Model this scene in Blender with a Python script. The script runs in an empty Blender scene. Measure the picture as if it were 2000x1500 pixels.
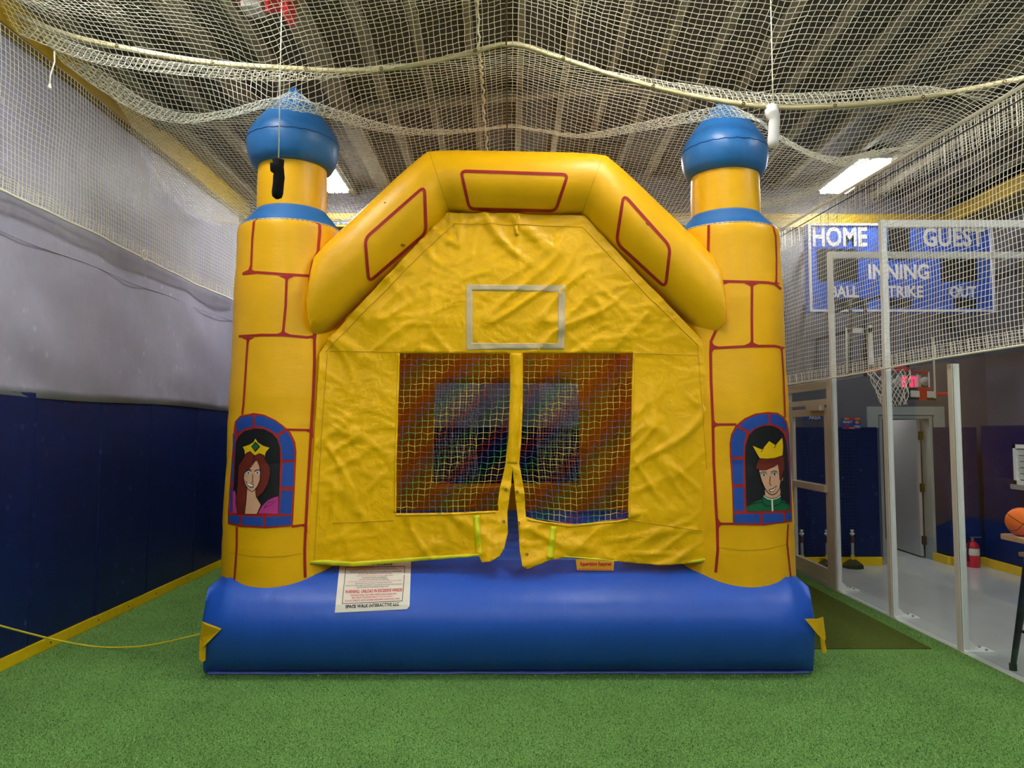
import bpy, bmesh, math, random
import numpy as np
from mathutils import Vector, Euler, noise
from mathutils.bvhtree import BVHTree
random.seed(7); np.random.seed(7)
S = bpy.context.scene
COL = S.collection
PI = math.pi

# ---------------------------------------------------------------- camera, world, exposure
F = 1430.0; H = 1.83
PITCH = math.atan(90 / F); YAW = math.atan(6 / F)
cam_d = bpy.data.cameras.new('camera'); cam = bpy.data.objects.new('camera', cam_d); COL.objects.link(cam)
cam_d.sensor_width = 36; cam_d.lens = F / 2000 * 36; cam_d.clip_start = .05
cam.location = (0, 0, H); cam.rotation_euler = Euler((PI / 2 + PITCH, 0, -YAW))
S.camera = cam
CM = cam.rotation_euler.to_matrix()
EYE = Vector((0, 0, H))
w = bpy.data.worlds.new('world'); S.world = w; w.use_nodes = True
w.node_tree.nodes['Background'].inputs[0].default_value = (.9, .95, 1, 1)
w.node_tree.nodes['Background'].inputs[1].default_value = .5
LAMP = 46.0
S.view_settings.view_transform = 'Standard'; S.view_settings.look = 'None'
S.view_settings.gamma = 1; S.view_settings.use_curve_mapping = False
S.view_settings.exposure = 0.0
S.cycles.use_denoising = True
S.cycles.max_bounces = 10; S.cycles.transparent_max_bounces = 24

def ray(px, py):
    return (CM @ Vector(((px - 1000) / F, (750 - py) / F, -1))).normalized()
def P(px, py, Y):
    d = ray(px, py); return EYE + d * (Y / d.y)
def PX(px, py, X):
    d = ray(px, py); return EYE + d * (X / d.x)
def PZ(px, py, Z=0):
    d = ray(px, py); return EYE + d * ((Z - H) / d.z)

# ---------------------------------------------------------------- materials
def srgb(r, g, b):
    f = lambda c: (c / 255 / 12.92) if c / 255 <= .04045 else ((c / 255 + .055) / 1.055) ** 2.4
    return (f(r), f(g), f(b), 1)
def mat(name, col, rough=.6, spec=.5, metal=0, bump=None, vary=None, translucent=0, emit=None, crumple=False, scuff=None):
    """bump: list of (scale, strength, distance, stretch); vary: (scale, amount)"""
    m = bpy.data.materials.new(name); m.use_nodes = True
    nt = m.node_tree; N = nt.nodes; L = nt.links
    b = N['Principled BSDF']; out = N['Material Output']
    b.inputs['Base Color'].default_value = col
    b.inputs['Roughness'].default_value = rough
    b.inputs['Specular IOR Level'].default_value = spec
    b.inputs['Metallic'].default_value = metal
    tc = N.new('ShaderNodeTexCoord')
    if vary:
        nz = N.new('ShaderNodeTexNoise'); nz.inputs['Scale'].default_value = vary[0]; nz.inputs['Detail'].default_value = 6
        L.new(tc.outputs['Object'], nz.inputs['Vector'])
        mr = N.new('ShaderNodeMapRange'); mr.inputs[1].default_value = .3; mr.inputs[2].default_value = .7
        mr.inputs[3].default_value = 1 - vary[1]; mr.inputs[4].default_value = 1 + vary[1]
        L.new(nz.outputs['Fac'], mr.inputs[0])
        mx = N.new('ShaderNodeVectorMath'); mx.operation = 'SCALE'
        mx.inputs[0].default_value = col[:3]
        L.new(mr.outputs[0], mx.inputs['Scale']); L.new(mx.outputs[0], b.inputs['Base Color'])
    prev = None
    for (sc, st, di, stretch) in (bump or []):
        nz = N.new('ShaderNodeTexNoise'); nz.inputs['Scale'].default_value = sc; nz.inputs['Detail'].default_value = 4
        mp = N.new('ShaderNodeMapping'); mp.inputs['Scale'].default_value = stretch
        L.new(tc.outputs['Object'], mp.inputs[0]); L.new(mp.outputs[0], nz.inputs['Vector'])
        bp = N.new('ShaderNodeBump'); bp.inputs['Strength'].default_value = st; bp.inputs['Distance'].default_value = di
        L.new(nz.outputs['Fac'], bp.inputs['Height'])
        if prev: L.new(prev.outputs[0], bp.inputs['Normal'])
        prev = bp
    if crumple:      # creased cloth: warped cells give facets with sharp folds between them
        for sc, st, di in ((2.4, .3, .03), (6.5, .3, .012)):
            nz = N.new('ShaderNodeTexNoise'); nz.inputs['Scale'].default_value = sc * .8; nz.inputs['Detail'].default_value = 3
            L.new(tc.outputs['Object'], nz.inputs['Vector'])
            mx = N.new('ShaderNodeVectorMath'); mx.operation = 'MULTIPLY_ADD'; mx.inputs[1].default_value = (.7, .7, .7)
            L.new(nz.outputs['Color'], mx.inputs[0]); L.new(tc.outputs['Object'], mx.inputs[2])
            vo = N.new('ShaderNodeTexVoronoi'); vo.feature = 'F1'; vo.inputs['Scale'].default_value = sc
            L.new(mx.outputs[0], vo.inputs['Vector'])
            bp = N.new('ShaderNodeBump'); bp.inputs['Strength'].default_value = st; bp.inputs['Distance'].default_value = di
            L.new(vo.outputs['Distance'], bp.inputs['Height'])
            if prev: L.new(prev.outputs[0], bp.inputs['Normal'])
            prev = bp
    if prev: L.new(prev.outputs[0], b.inputs['Normal'])
    if scuff:        # ball marks: (cell scale, mark radius, stretch, colour, amount)
        sc, rad, stretch, scol, amt = scuff
        mp = N.new('ShaderNodeMapping'); mp.inputs['Scale'].default_value = stretch; L.new(tc.outputs['Object'], mp.inputs[0])
        vo = N.new('ShaderNodeTexVoronoi'); vo.inputs['Scale'].default_value = sc; L.new(mp.outputs[0], vo.inputs['Vector'])
        m1 = N.new('ShaderNodeMapRange'); m1.inputs[1].default_value = rad; m1.inputs[2].default_value = rad * .45; m1.inputs[3].default_value = 0; m1.inputs[4].default_value = 1
        L.new(vo.outputs['Distance'], m1.inputs[0])
        nz = N.new('ShaderNodeTexNoise'); nz.inputs['Scale'].default_value = 1.1; nz.inputs['Detail'].default_value = 5; L.new(tc.outputs['Object'], nz.inputs['Vector'])
        m2 = N.new('ShaderNodeMapRange'); m2.inputs[1].default_value = .46; m2.inputs[2].default_value = .66; m2.inputs[3].default_value = 0; m2.inputs[4].default_value = amt
        L.new(nz.outputs['Fac'], m2.inputs[0])
        mu = N.new('ShaderNodeMath'); mu.operation = 'MULTIPLY'; L.new(m1.outputs[0], mu.inputs[0]); L.new(m2.outputs[0], mu.inputs[1])
        mixc = N.new('ShaderNodeMix'); mixc.data_type = 'RGBA'; mixc.inputs[7].default_value = scol; mixc.inputs[6].default_value = col
        src = b.inputs['Base Color'].links
        if src: L.new(src[0].from_socket, mixc.inputs[6])
        L.new(mu.outputs[0], mixc.inputs[0]); L.new(mixc.outputs[2], b.inputs['Base Color'])
    if translucent:
        t = N.new('ShaderNodeBsdfTranslucent'); t.inputs[0].default_value = col
        ms = N.new('ShaderNodeMixShader'); ms.inputs[0].default_value = translucent
        L.new(b.outputs[0], ms.inputs[1]); L.new(t.outputs[0], ms.inputs[2]); L.new(ms.outputs[0], out.inputs[0])
    if emit:
        b.inputs['Emission Color'].default_value = emit[0]; b.inputs['Emission Strength'].default_value = emit[1]
    return m
def glass_mat(name, tint, refl):
    m = bpy.data.materials.new(name); m.use_nodes = True
    nt = m.node_tree; N = nt.nodes; L = nt.links; N.remove(N['Principled BSDF'])
    t = N.new('ShaderNodeBsdfTransparent'); t.inputs[0].default_value = tint
    g = N.new('ShaderNodeBsdfGlossy'); g.inputs['Roughness'].default_value = .015
    fr = N.new('ShaderNodeFresnel'); gm = N.new('ShaderNodeNewGeometry'); mr = N.new('ShaderNodeMapRange')
    mr.inputs[3].default_value = refl; mr.inputs[4].default_value = 1 / refl
    L.new(gm.outputs['Backfacing'], mr.inputs[0]); L.new(mr.outputs[0], fr.inputs['IOR'])
    ms = N.new('ShaderNodeMixShader')
    L.new(fr.outputs[0], ms.inputs[0]); L.new(t.outputs[0], ms.inputs[1]); L.new(g.outputs[0], ms.inputs[2])
    L.new(ms.outputs[0], N['Material Output'].inputs[0])
    return m
def attr_mat(name, attr, rough=.7):
    m = bpy.data.materials.new(name); m.use_nodes = True
    nt = m.node_tree; b = nt.nodes['Principled BSDF']; b.inputs['Roughness'].default_value = rough
    a = nt.nodes.new('ShaderNodeAttribute'); a.attribute_name = attr
    nt.links.new(a.outputs['Color'], b.inputs['Base Color'])
    return m
WR = (1, 1, 1)
M = {}
M['yellow'] = mat('yellow_vinyl', srgb(246, 186, 0), .4, .4, bump=[(3.2, .35, .012, (1, 1, 2.6)), (14, .25, .004, (.6, 1, 2.2))], vary=(3, .06))
M['panel'] = mat('yellow_sheet', srgb(255, 198, 0), .4, .3, bump=[(22, .3, .004, (1, 1, .5))], vary=(3, .05), translucent=.06, crumple=True)
M['roofvinyl'] = mat('yellow_roof', srgb(248, 206, 50), .45, .3, translucent=.6)
M['blue'] = mat('blue_vinyl', srgb(28, 86, 194), .4, .5, bump=[(2.6, .4, .02, (2.2, 1, .45)), (9, .22, .006, (1.6, 1, .4))])
M['sky'] = mat('light_blue_vinyl', srgb(40, 108, 174), .38, .45, bump=[(9, .3, .006, (1.4, 1.4, .3))])
M['red'] = mat('red_print', srgb(168, 38, 34), .5, .3)
M['brickblue'] = mat('brick_blue_print', srgb(30, 76, 166), .5, .3)
M['ink'] = mat('black_print', srgb(14, 14, 16), .5, .3)
M['inkblack'] = mat('dark_print', srgb(26, 28, 32), .45, .3)
M['hair'] = mat('brown_print', srgb(110, 38, 26), .5, .3)
M['skin'] = mat('skin_print', srgb(222, 170, 138), .5, .3)
M['pink'] = mat('pink_print', srgb(186, 58, 140), .5, .3)
M['green'] = mat('green_print', srgb(16, 98, 58), .5, .3)
M['white'] = mat('white_print', srgb(236, 236, 232), .5, .3)
M['eye'] = mat('eye_print', srgb(70, 140, 180), .5, .3)
M['gold'] = mat('gold_print', srgb(240, 196, 10), .45, .3)
M['hem'] = mat('bright_yellow_tape', srgb(226, 222, 12), .4, .4)
M['greytape'] = mat('grey_tape', srgb(214, 196, 158), .6, .3, vary=(20, .06))
M['label'] = mat('label_white', srgb(236, 232, 218), .6, .3, vary=(8, .03))
M['textred'] = mat('label_red', srgb(206, 60, 66), .6, .2)
M['textgrey'] = mat('label_grey', srgb(96, 90, 92), .6, .2)
M['textpale'] = mat('label_pale', srgb(214, 130, 122), .6, .2)
M['sign'] = mat('sign_yellow', srgb(250, 204, 60), .6, .3)
M['metal'] = mat('brass', srgb(120, 104, 70), .4, .5, .9)
M['net'] = mat('cream_twine', srgb(250, 246, 228), .8, .2)
M['cable'] = mat('cable', srgb(96, 84, 60), .6)
M['strap'] = mat('strap', srgb(200, 188, 146), .75, .2, vary=(12, .05))
M['darknet'] = mat('blue_twine', srgb(40, 64, 110), .8, .2)
M['whitesock'] = mat('white_sock', srgb(226, 224, 222), .9, .1, bump=[(40, .3, .004, WR)])
M['blacksock'] = mat('black_sock', srgb(26, 25, 27), .95, .1, bump=[(40, .3, .004, WR)])
M['pad'] = mat('navy_pad', srgb(13, 30, 82), .48, .3, bump=[(60, .05, .002, WR)], vary=(6, .12), scuff=(7, .2, (1, 1, 1), srgb(74, 96, 150), .55))
M['tarp'] = mat('grey_tarp', srgb(166, 166, 188), .42, .4, bump=[(1.6, .8, .05, (1, 1.2, .6)), (7, .3, .01, (1, .7, 1.3))], vary=(4, .06), scuff=(11, .22, (1, .8, .6), srgb(226, 226, 232), .6))
M['wallgrey'] = mat('grey_wall', srgb(100, 100, 108), .6, .3, vary=(3, .04))
M['yboard'] = mat('yellow_board', srgb(232, 198, 10), .5, .4, vary=(14, .06))
M['ybeam'] = mat('yellow_beam', srgb(160, 130, 22), .5, .4, vary=(5, .05))
M['roof'] = mat('roof_sheet', srgb(74, 70, 66), .8, .2, vary=(2, .12))
M['purlin'] = mat('purlin', srgb(126, 120, 104), .7, .3, vary=(3, .06))
M['epoxy'] = mat('grey_epoxy', srgb(212, 218, 216), .14, .5, bump=[(5, .04, .01, WR)], vary=(2, .05))
M['mat'] = mat('olive_mat', srgb(82, 96, 40), .95, .1, bump=[(160, .5, .006, (1, .3, 1))], vary=(60, .18))
M['alu'] = mat('aluminium', srgb(214, 206, 190), .4, .5)
M['whitepaint'] = mat('white_paint', srgb(244, 250, 246), .4, .4, vary=(9, .03))
M['gasket'] = mat('gasket', srgb(14, 16, 24), .6, .3)
M['glass'] = glass_mat('pane_glass', (.96, .97, .97, 1), 1.42)
M['clear'] = glass_mat('clear_acrylic', (.95, .96, .96, 1), 1.15)
M['sbblue'] = mat('scoreboard_blue', srgb(62, 100, 206), .5, .3)
M['sbwhite'] = mat('scoreboard_white', srgb(240, 240, 240), .5, .3)
M['black'] = mat('black_plastic', srgb(30, 30, 30), .5, .4)
M['rubber'] = mat('rubber', srgb(44, 50, 44), .85, .2, bump=[(50, .2, .004, WR)])
M['greyplastic'] = mat('grey_plastic', srgb(160, 160, 156), .5, .4)
M['doorpaint'] = mat('door_paint', srgb(196, 192, 190), .5, .4, vary=(3, .03))
M['casing'] = mat('casing_paint', srgb(170, 178, 174), .5, .4)
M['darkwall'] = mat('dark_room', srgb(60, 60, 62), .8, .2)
M['redpaint'] = mat('red_paint', srgb(206, 30, 38), .35, .5)
M['redrim'] = mat('red_rim', srgb(200, 44, 44), .35, .5)
M['exit'] = mat('exit_letters', srgb(250, 40, 80), .5, .2, emit=(srgb(255, 40, 80), 3.0))
M['exitbox'] = mat('exit_box', srgb(190, 188, 186), .6, .3)
M['orange'] = mat('basketball', srgb(238, 116, 36), .6, .3, bump=[(220, .4, .002, WR)])
M['darkball'] = mat('grey_ball', srgb(66, 84, 90), .6, .3)
M['wood'] = mat('pine', srgb(206, 164, 108), .5, .4, bump=[(30, .1, .002, (1, 8, 1))], vary=(9, .12))
M['blackmetal'] = mat('black_metal', srgb(36, 42, 52), .4, .5, .2)
M['steel'] = mat('steel', srgb(170, 172, 172), .35, .5, .8)
M['cord'] = mat('yellow_cord', srgb(240, 220, 60), .6, .3)
M['orangeprint'] = mat('orange_print', srgb(236, 140, 50), .6, .3)
M['signblue'] = mat('sign_blue', srgb(40, 70, 160), .6, .3)
M['lamp'] = mat('lamp_tube', (1, 1, 1, 1), .5, emit=((1, .98, .95, 1), LAMP))
M['lamphousing'] = mat('lamp_housing', srgb(225, 225, 225), .5, .4)
M['brown'] = mat('brown_label', srgb(90, 60, 56), .6, .3)
# turf: two greens mixed by fine noise
def turf_mat():
    m = bpy.data.materials.new('turf_green'); m.use_nodes = True
    nt = m.node_tree; N = nt.nodes; L = nt.links; b = N['Principled BSDF']
    b.inputs['Roughness'].default_value = .8; b.inputs['Specular IOR Level'].default_value = .2
    tc = N.new('ShaderNodeTexCoord')
    n1 = N.new('ShaderNodeTexNoise'); n1.inputs['Scale'].default_value = 70; n1.inputs['Detail'].default_value = 5; n1.inputs['Roughness'].default_value = .7
    n2 = N.new('ShaderNodeTexNoise'); n2.inputs['Scale'].default_value = 2.2; n2.inputs['Detail'].default_value = 4
    for n in (n1, n2): L.new(tc.outputs['Object'], n.inputs['Vector'])
    r = N.new('ShaderNodeValToRGB')
    r.color_ramp.elements[0].position = .33; r.color_ramp.elements[0].color = srgb(46, 104, 34)
    r.color_ramp.elements[1].position = .68; r.color_ramp.elements[1].color = srgb(146, 194, 106)
    L.new(n1.outputs['Fac'], r.inputs[0])
    mr = N.new('ShaderNodeMapRange'); mr.inputs[1].default_value = .3; mr.inputs[2].default_value = .7; mr.inputs[3].default_value = .9; mr.inputs[4].default_value = 1.1
    L.new(n2.outputs['Fac'], mr.inputs[0])
    mx = N.new('ShaderNodeVectorMath'); mx.operation = 'SCALE'
    L.new(r.outputs[0], mx.inputs[0]); L.new(mr.outputs[0], mx.inputs['Scale']); L.new(mx.outputs[0], b.inputs['Base Color'])
    bp = N.new('ShaderNodeBump'); bp.inputs['Strength'].default_value = .8; bp.inputs['Distance'].default_value = .012
    L.new(n1.outputs['Fac'], bp.inputs['Height']); L.new(bp.outputs[0], b.inputs['Normal'])
    return m
M['turf'] = turf_mat()
M['netattr'] = attr_mat('rainbow_twine', 'col')
M['blade'] = attr_mat('turf_blade', 'col', .75)

# ---------------------------------------------------------------- mesh helpers
class MB:
    def __init__(s): s.v = []; s.f = []; s.m = []
    def add(s, v, f, mi=0):
        o = len(s.v); s.v += [tuple(p) for p in v]; s.f += [tuple(i + o for i in q) for q in f]; s.m += [mi] * len(f); return s
    def box(s, lo, hi, mi=0, bev=0):
        (x0, y0, z0), (x1, y1, z1) = lo, hi
        if bev:
            bm = bmesh.new(); bmesh.ops.create_cube(bm, size=1)
            for q in bm.verts: q.co = Vector(((x0 + x1) / 2 + q.co.x * (x1 - x0), (y0 + y1) / 2 + q.co.y * (y1 - y0), (z0 + z1) / 2 + q.co.z * (z1 - z0)))
            bmesh.ops.bevel(bm, geom=bm.edges[:], offset=bev, segments=2, affect='EDGES', profile=.5)
            bm.verts.index_update()
            s.add([q.co[:] for q in bm.verts], [[q.index for q in f.verts] for f in bm.faces], mi); bm.free(); return s
        v = [(x0, y0, z0), (x1, y0, z0), (x1, y1, z0), (x0, y1, z0), (x0, y0, z1), (x1, y0, z1), (x1, y1, z1), (x0, y1, z1)]
        return s.add(v, [(0, 3, 2, 1), (4, 5, 6, 7), (0, 1, 5, 4), (1, 2, 6, 5), (2, 3, 7, 6), (3, 0, 4, 7)], mi)
    def prism(s, poly, axis, a, b, mi=0):
        """poly: list of 2D points; extruded along axis 0/1/2 from a to b"""
        def mk(p, t):
            return (t, p[0], p[1]) if axis == 0 else ((p[0], t, p[1]) if axis == 1 else (p[0], p[1], t))
        n = len(poly)
        v = [mk(p, a) for p in poly] + [mk(p, b) for p in poly]
        f = [tuple(range(n))[::-1], tuple(range(n, 2 * n))] + [(i, (i + 1) % n, n + (i + 1) % n, n + i) for i in range(n)]
        return s.add(v, f, mi)
    def tube(s, pts, r, n=8, mi=0, cap=True, closed=False):
        pts = [Vector(p) for p in pts]; k = len(pts)
        rs = r if isinstance(r, (list, tuple)) else [r] * k
        v = []; f = []; up = None
        for i, p in enumerate(pts):
            if closed: t = pts[(i + 1) % k] - pts[i - 1]
            else: t = pts[min(i + 1, k - 1)] - pts[max(i - 1, 0)]
            if t.length < 1e-9: t = Vector((0, 0, 1))
            t.normalize()
            if up is None:
                up = Vector((0, 0, 1)) if abs(t.z) < .9 else Vector((1, 0, 0))
            a = t.cross(up).normalized(); up = a.cross(t).normalized()
            for j in range(n):
                q = 2 * PI * j / n
                v.append(p + (a * math.cos(q) + up * math.sin(q)) * rs[i])
        for i in range(k if closed else k - 1):
            for j in range(n):
                a0 = i * n + j; a1 = i * n + (j + 1) % n; i2 = (i + 1) % k
                f.append((a0, a1, i2 * n + (j + 1) % n, i2 * n + j))
        if cap and not closed:
            f.append(tuple(range(n))[::-1]); f.append(tuple(range((k - 1) * n, k * n)))
        return s.add(v, f, mi)
    def lathe(s, prof, c=(0, 0), n=48, mi=0):
        v = []; f = []
        for r, z in prof:
            for j in range(n):
                a = 2 * PI * j / n; v.append((c[0] + max(r, 1e-4) * math.cos(a), c[1] + max(r, 1e-4) * math.sin(a), z))
        for i in range(len(prof) - 1):
            for j in range(n):
                f.append((i * n + j, i * n + (j + 1) % n, (i + 1) * n + (j + 1) % n, (i + 1) * n + j))
        f.append(tuple(range(n))[::-1]); f.append(tuple(range((len(prof) - 1) * n, len(prof) * n)))
        return s.add(v, f, mi)
    def sphere(s, c, r, nu=24, nv=14, mi=0):
        prof = [(r * math.sin(PI * i / nv), c[2] - r * math.cos(PI * i / nv)) for i in range(nv + 1)]
        return s.lathe(prof, (c[0], c[1]), nu, mi)
    def build(s, name, mats, parent=None, smooth=False, local=False, sharp=None):
        me = bpy.data.meshes.new(name); me.from_pydata(s.v, [], s.f)
        if not isinstance(mats, (list, tuple)): mats = [mats]
        for m in mats: me.materials.append(m)
        me.polygons.foreach_set('material_index', s.m)
        if smooth:
            me.polygons.foreach_set('use_smooth', [True] * len(me.polygons))
            if sharp: me.set_sharp_from_angle(angle=math.radians(sharp))
        me.update()
        return link(name, me, parent, local)
def wloc(o):
    l = Vector((0, 0, 0))
    while o: l += o.location; o = o.parent
    return l
def link(name, me, parent=None, local=False):
    o = bpy.data.objects.new(name, me); COL.objects.link(o)
    if parent:
        o.parent = parent
        if not local: o.location = -wloc(parent)
    return o
def tag(o, label=None, cat=None, group=None, kind=None):
    if label: o['label'] = label
    if cat: o['category'] = cat
    if group: o['group'] = group
    if kind: o['kind'] = kind
    return o
def thing(name, label, cat, loc=(0, 0, 0), group=None):
    o = bpy.data.objects.new(name, None); COL.objects.link(o); o.location = loc; o.empty_display_size = .1
    return tag(o, label, cat, group)
def struct(name, loc=(0, 0, 0)):
    o = bpy.data.objects.new(name, None); COL.objects.link(o); o.location = loc; o['kind'] = 'structure'; return o
def dup(root, loc, label=None, rotz=None):
    r = root.copy(); COL.objects.link(r); r.location = loc
    if label: r['label'] = label
    if rotz is not None: r.rotation_euler.z = rotz
    for ch in list(root.children):
        c = ch.copy(); COL.objects.link(c); c.parent = r
        for g in ch.children:
            d = g.copy(); COL.objects.link(d); d.parent = c
    return r
def interp(x, xs, ys): return float(np.interp(x, xs, ys))

# text as flat mesh, normalised to its own bounding box
_tc = {}
def text2d(s, bold=0.0):
    key = (s, bold)
    if key in _tc: return _tc[key]
    c = bpy.data.curves.new('t', 'FONT'); c.body = s; c.offset = bold; c.resolution_u = 3; c.dimensions = '2D'; c.fill_mode = 'FRONT'
    o = bpy.data.objects.new('t', c); COL.objects.link(o)
    dg = bpy.context.evaluated_depsgraph_get(); dg.update()
    me = bpy.data.meshes.new_from_object(o.evaluated_get(dg))
    v = np.array([q.co[:2] for q in me.vertices]); f = [tuple(p.vertices) for p in me.polygons]
    bpy.data.objects.remove(o); bpy.data.curves.remove(c); bpy.data.meshes.remove(me)
    lo = v.min(0); hi = v.max(0); asp = (hi[0] - lo[0]) / (hi[1] - lo[1])
    v = (v - lo) / (hi - lo)
    _tc[key] = (v, f, asp); return _tc[key]

# 2D patch with holes, cut into cells no larger than step
def patch2d(outline, holes=(), step=8.0):
    bm = bmesh.new()
    for loop in [outline] + list(holes):
        vs = [bm.verts.new((p[0], p[1], 0)) for p in loop]
        for i in range(len(vs)):
            try: bm.edges.new((vs[i], vs[(i + 1) % len(vs)]))
            except ValueError: pass
    bmesh.ops.triangle_fill(bm, use_beauty=True, use_dissolve=False, edges=bm.edges[:])
    xs = [p[0] for p in outline]; ys = [p[1] for p in outline]
    for ax, (a, b) in ((0, (min(xs), max(xs))), (1, (min(ys), max(ys)))):
        k = math.ceil(a / step)
        while k * step < b:
            co = [0, 0, 0]; no = [0, 0, 0]; co[ax] = k * step; no[ax] = 1
            bmesh.ops.bisect_plane(bm, geom=bm.verts[:] + bm.edges[:] + bm.faces[:], dist=1e-4, plane_co=co, plane_no=no)
            k += 1
    bmesh.ops.recalc_face_normals(bm, faces=bm.faces[:])
    bm.verts.index_update()
    v = [(q.co.x, q.co.y) for q in bm.verts]; f = [[q.index for q in p.verts] for p in bm.faces]
    bm.free(); return v, f
def stroke2d(pts, wd, step=8.0):
    """polyline of constant/tapered width -> polygon strip verts/faces"""
    q = [Vector(pts[0])]
    W = wd if isinstance(wd, (list, tuple)) else [wd] * len(pts); ww = [W[0]]
    for i in range(len(pts) - 1):
        a = Vector(pts[i]); b = Vector(pts[i + 1]); n = max(1, int((b - a).length / step))
        for k in range(1, n + 1):
            q.append(a.lerp(b, k / n)); ww.append(W[i] + (W[i + 1] - W[i]) * k / n)
    v = []; f = []
    for i, p in enumerate(q):
        t = (q[min(i + 1, len(q) - 1)] - q[max(i - 1, 0)])
        t = t.normalized() if t.length > 0 else Vector((1, 0))
        n = Vector((-t.y, t.x)) * ww[i] / 2
        v += [tuple(p + n), tuple(p - n)]
        if i: f.append((2 * i - 2, 2 * i - 1, 2 * i + 1, 2 * i))
    return v, f
class Surf:
    """lays flat print onto a built surface, as a thin sheet just proud of it"""
    def __init__(s, obs, cx=None):
        vs = []; fs = []
        for o in obs:
            k = len(vs); vs += [v.co + wloc(o) for v in o.data.vertices]; fs += [[i + k for i in p.vertices] for p in o.data.polygons]
        s.b = BVHTree.FromPolygons(vs, fs); s.cx = cx
    def at(s, px, py, off):
        x = px
        for _ in range(60):
            d = ray(x, py); hit = s.b.ray_cast(EYE, d)
            if hit[0] is not None:
                n = hit[1] if hit[1].dot(d) < 0 else -hit[1]
                return hit[0] + n * off
            x += (1 if (s.cx or 1000) > px else -1) * .5
        d = ray(px, py); return EYE + d * 6
    def lay(s, mb, v, f, off=.003, mi=0):
        mb.add([s.at(x, y, off) for x, y in v], f, mi)
    def poly(s, mb, pts, off=.003, mi=0, step=7): s.lay(mb, *patch2d(pts, (), step), off, mi)
    def line(s, mb, pts, wd, off=.003, mi=0): s.lay(mb, *stroke2d(pts, wd, 6), off, mi)
    def text(s, mb, txt, box, off, mi, bold=0.0):
        """box: four px corners tl, tr, br, bl"""
        v, f, _ = text2d(txt, bold); tl, tr, br, bl = [Vector(p) for p in box]
        q = []
        for x, y in v:
            top = tl.lerp(tr, float(x)); bot = bl.lerp(br, float(x)); q.append(tuple(bot.lerp(top, float(y))))
        s.lay(mb, q, f, off, mi)

# netting: grid of nodes -> twine
def twine(P3, r, name, m, parent=None, cols=None, keep=None, ns=3):
    """P3: (n,m,3) node grid; strands along both directions"""
    V = []; Fc = []; C = []; off = 0
    for G, tr in ((P3, False), (np.swapaxes(P3, 0, 1), True)):
        n, mm, _ = G.shape
        t = np.zeros_like(G); t[:, 1:-1] = G[:, 2:] - G[:, :-2]; t[:, 0] = G[:, 1] - G[:, 0]; t[:, -1] = G[:, -1] - G[:, -2]
        t /= np.linalg.norm(t, axis=2, keepdims=True) + 1e-9
        up = np.array((.31, .17, .93)); a = np.cross(t, up); a /= np.linalg.norm(a, axis=2, keepdims=True) + 1e-9
        b = np.cross(t, a)
        ring = [G + r * (math.cos(2 * PI * k / ns) * a + math.sin(2 * PI * k / ns) * b) for k in range(ns)]
        R = np.stack(ring, 2).reshape(-1, 3); V.append(R)
        idx = (np.arange(n)[:, None] * mm + np.arange(mm - 1)[None, :]).ravel() * ns + off
        if keep is not None:
            kk = keep(n, mm, tr).ravel(); idx = idx[kk]
        for k in range(ns):
            k2 = (k + 1) % ns
            Fc.append(np.stack([idx + k, idx + k2, idx + ns + k2, idx + ns + k], 1))
        if cols is not None:
            c = cols if not tr else np.swapaxes(cols, 0, 1)
            C.append(np.repeat(c.reshape(-1, 4), ns, axis=0))
        off += R.shape[0]
    V = np.concatenate(V); Fc = np.concatenate(Fc)
    me = bpy.data.meshes.new(name); me.vertices.add(len(V)); me.vertices.foreach_set('co', V.astype(np.float32).ravel())
    me.loops.add(Fc.size); me.loops.foreach_set('vertex_index', Fc.astype(np.int32).ravel())
    me.polygons.add(len(Fc)); me.polygons.foreach_set('loop_start', np.arange(0, Fc.size, 4, dtype=np.int32))
    me.polygons.foreach_set('use_smooth', np.ones(len(Fc), dtype=bool))
    me.materials.append(m); me.update(calc_edges=True)
    if cols is not None:
        at = me.color_attributes.new('col', 'FLOAT_COLOR', 'POINT'); at.data.foreach_set('color', np.concatenate(C).astype(np.float32).ravel())
    return link(name, me, parent)

# ================================================================= SETTING
XL, XG, XR, YB, YP = -3.9, 3.76, 6.82, 10.42, 10.06
XP = 6.44      # face of the right pads
#       # left wall, glass line, right wall, back wall, back pad face
EAVE = 4.98; YF = -6.0
def roofz(x): return 5.16 + .085 * (x - XL) if x < 1.25 else 5.16 + .085 * (1.25 - XL) - .085 * (x - 1.25)
fl = MB().box((XL - .3, YF, -.25), (XR + .3, 14, -.02)).build('floor_slab', M['epoxy']); tag(fl, kind='structure')
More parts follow.
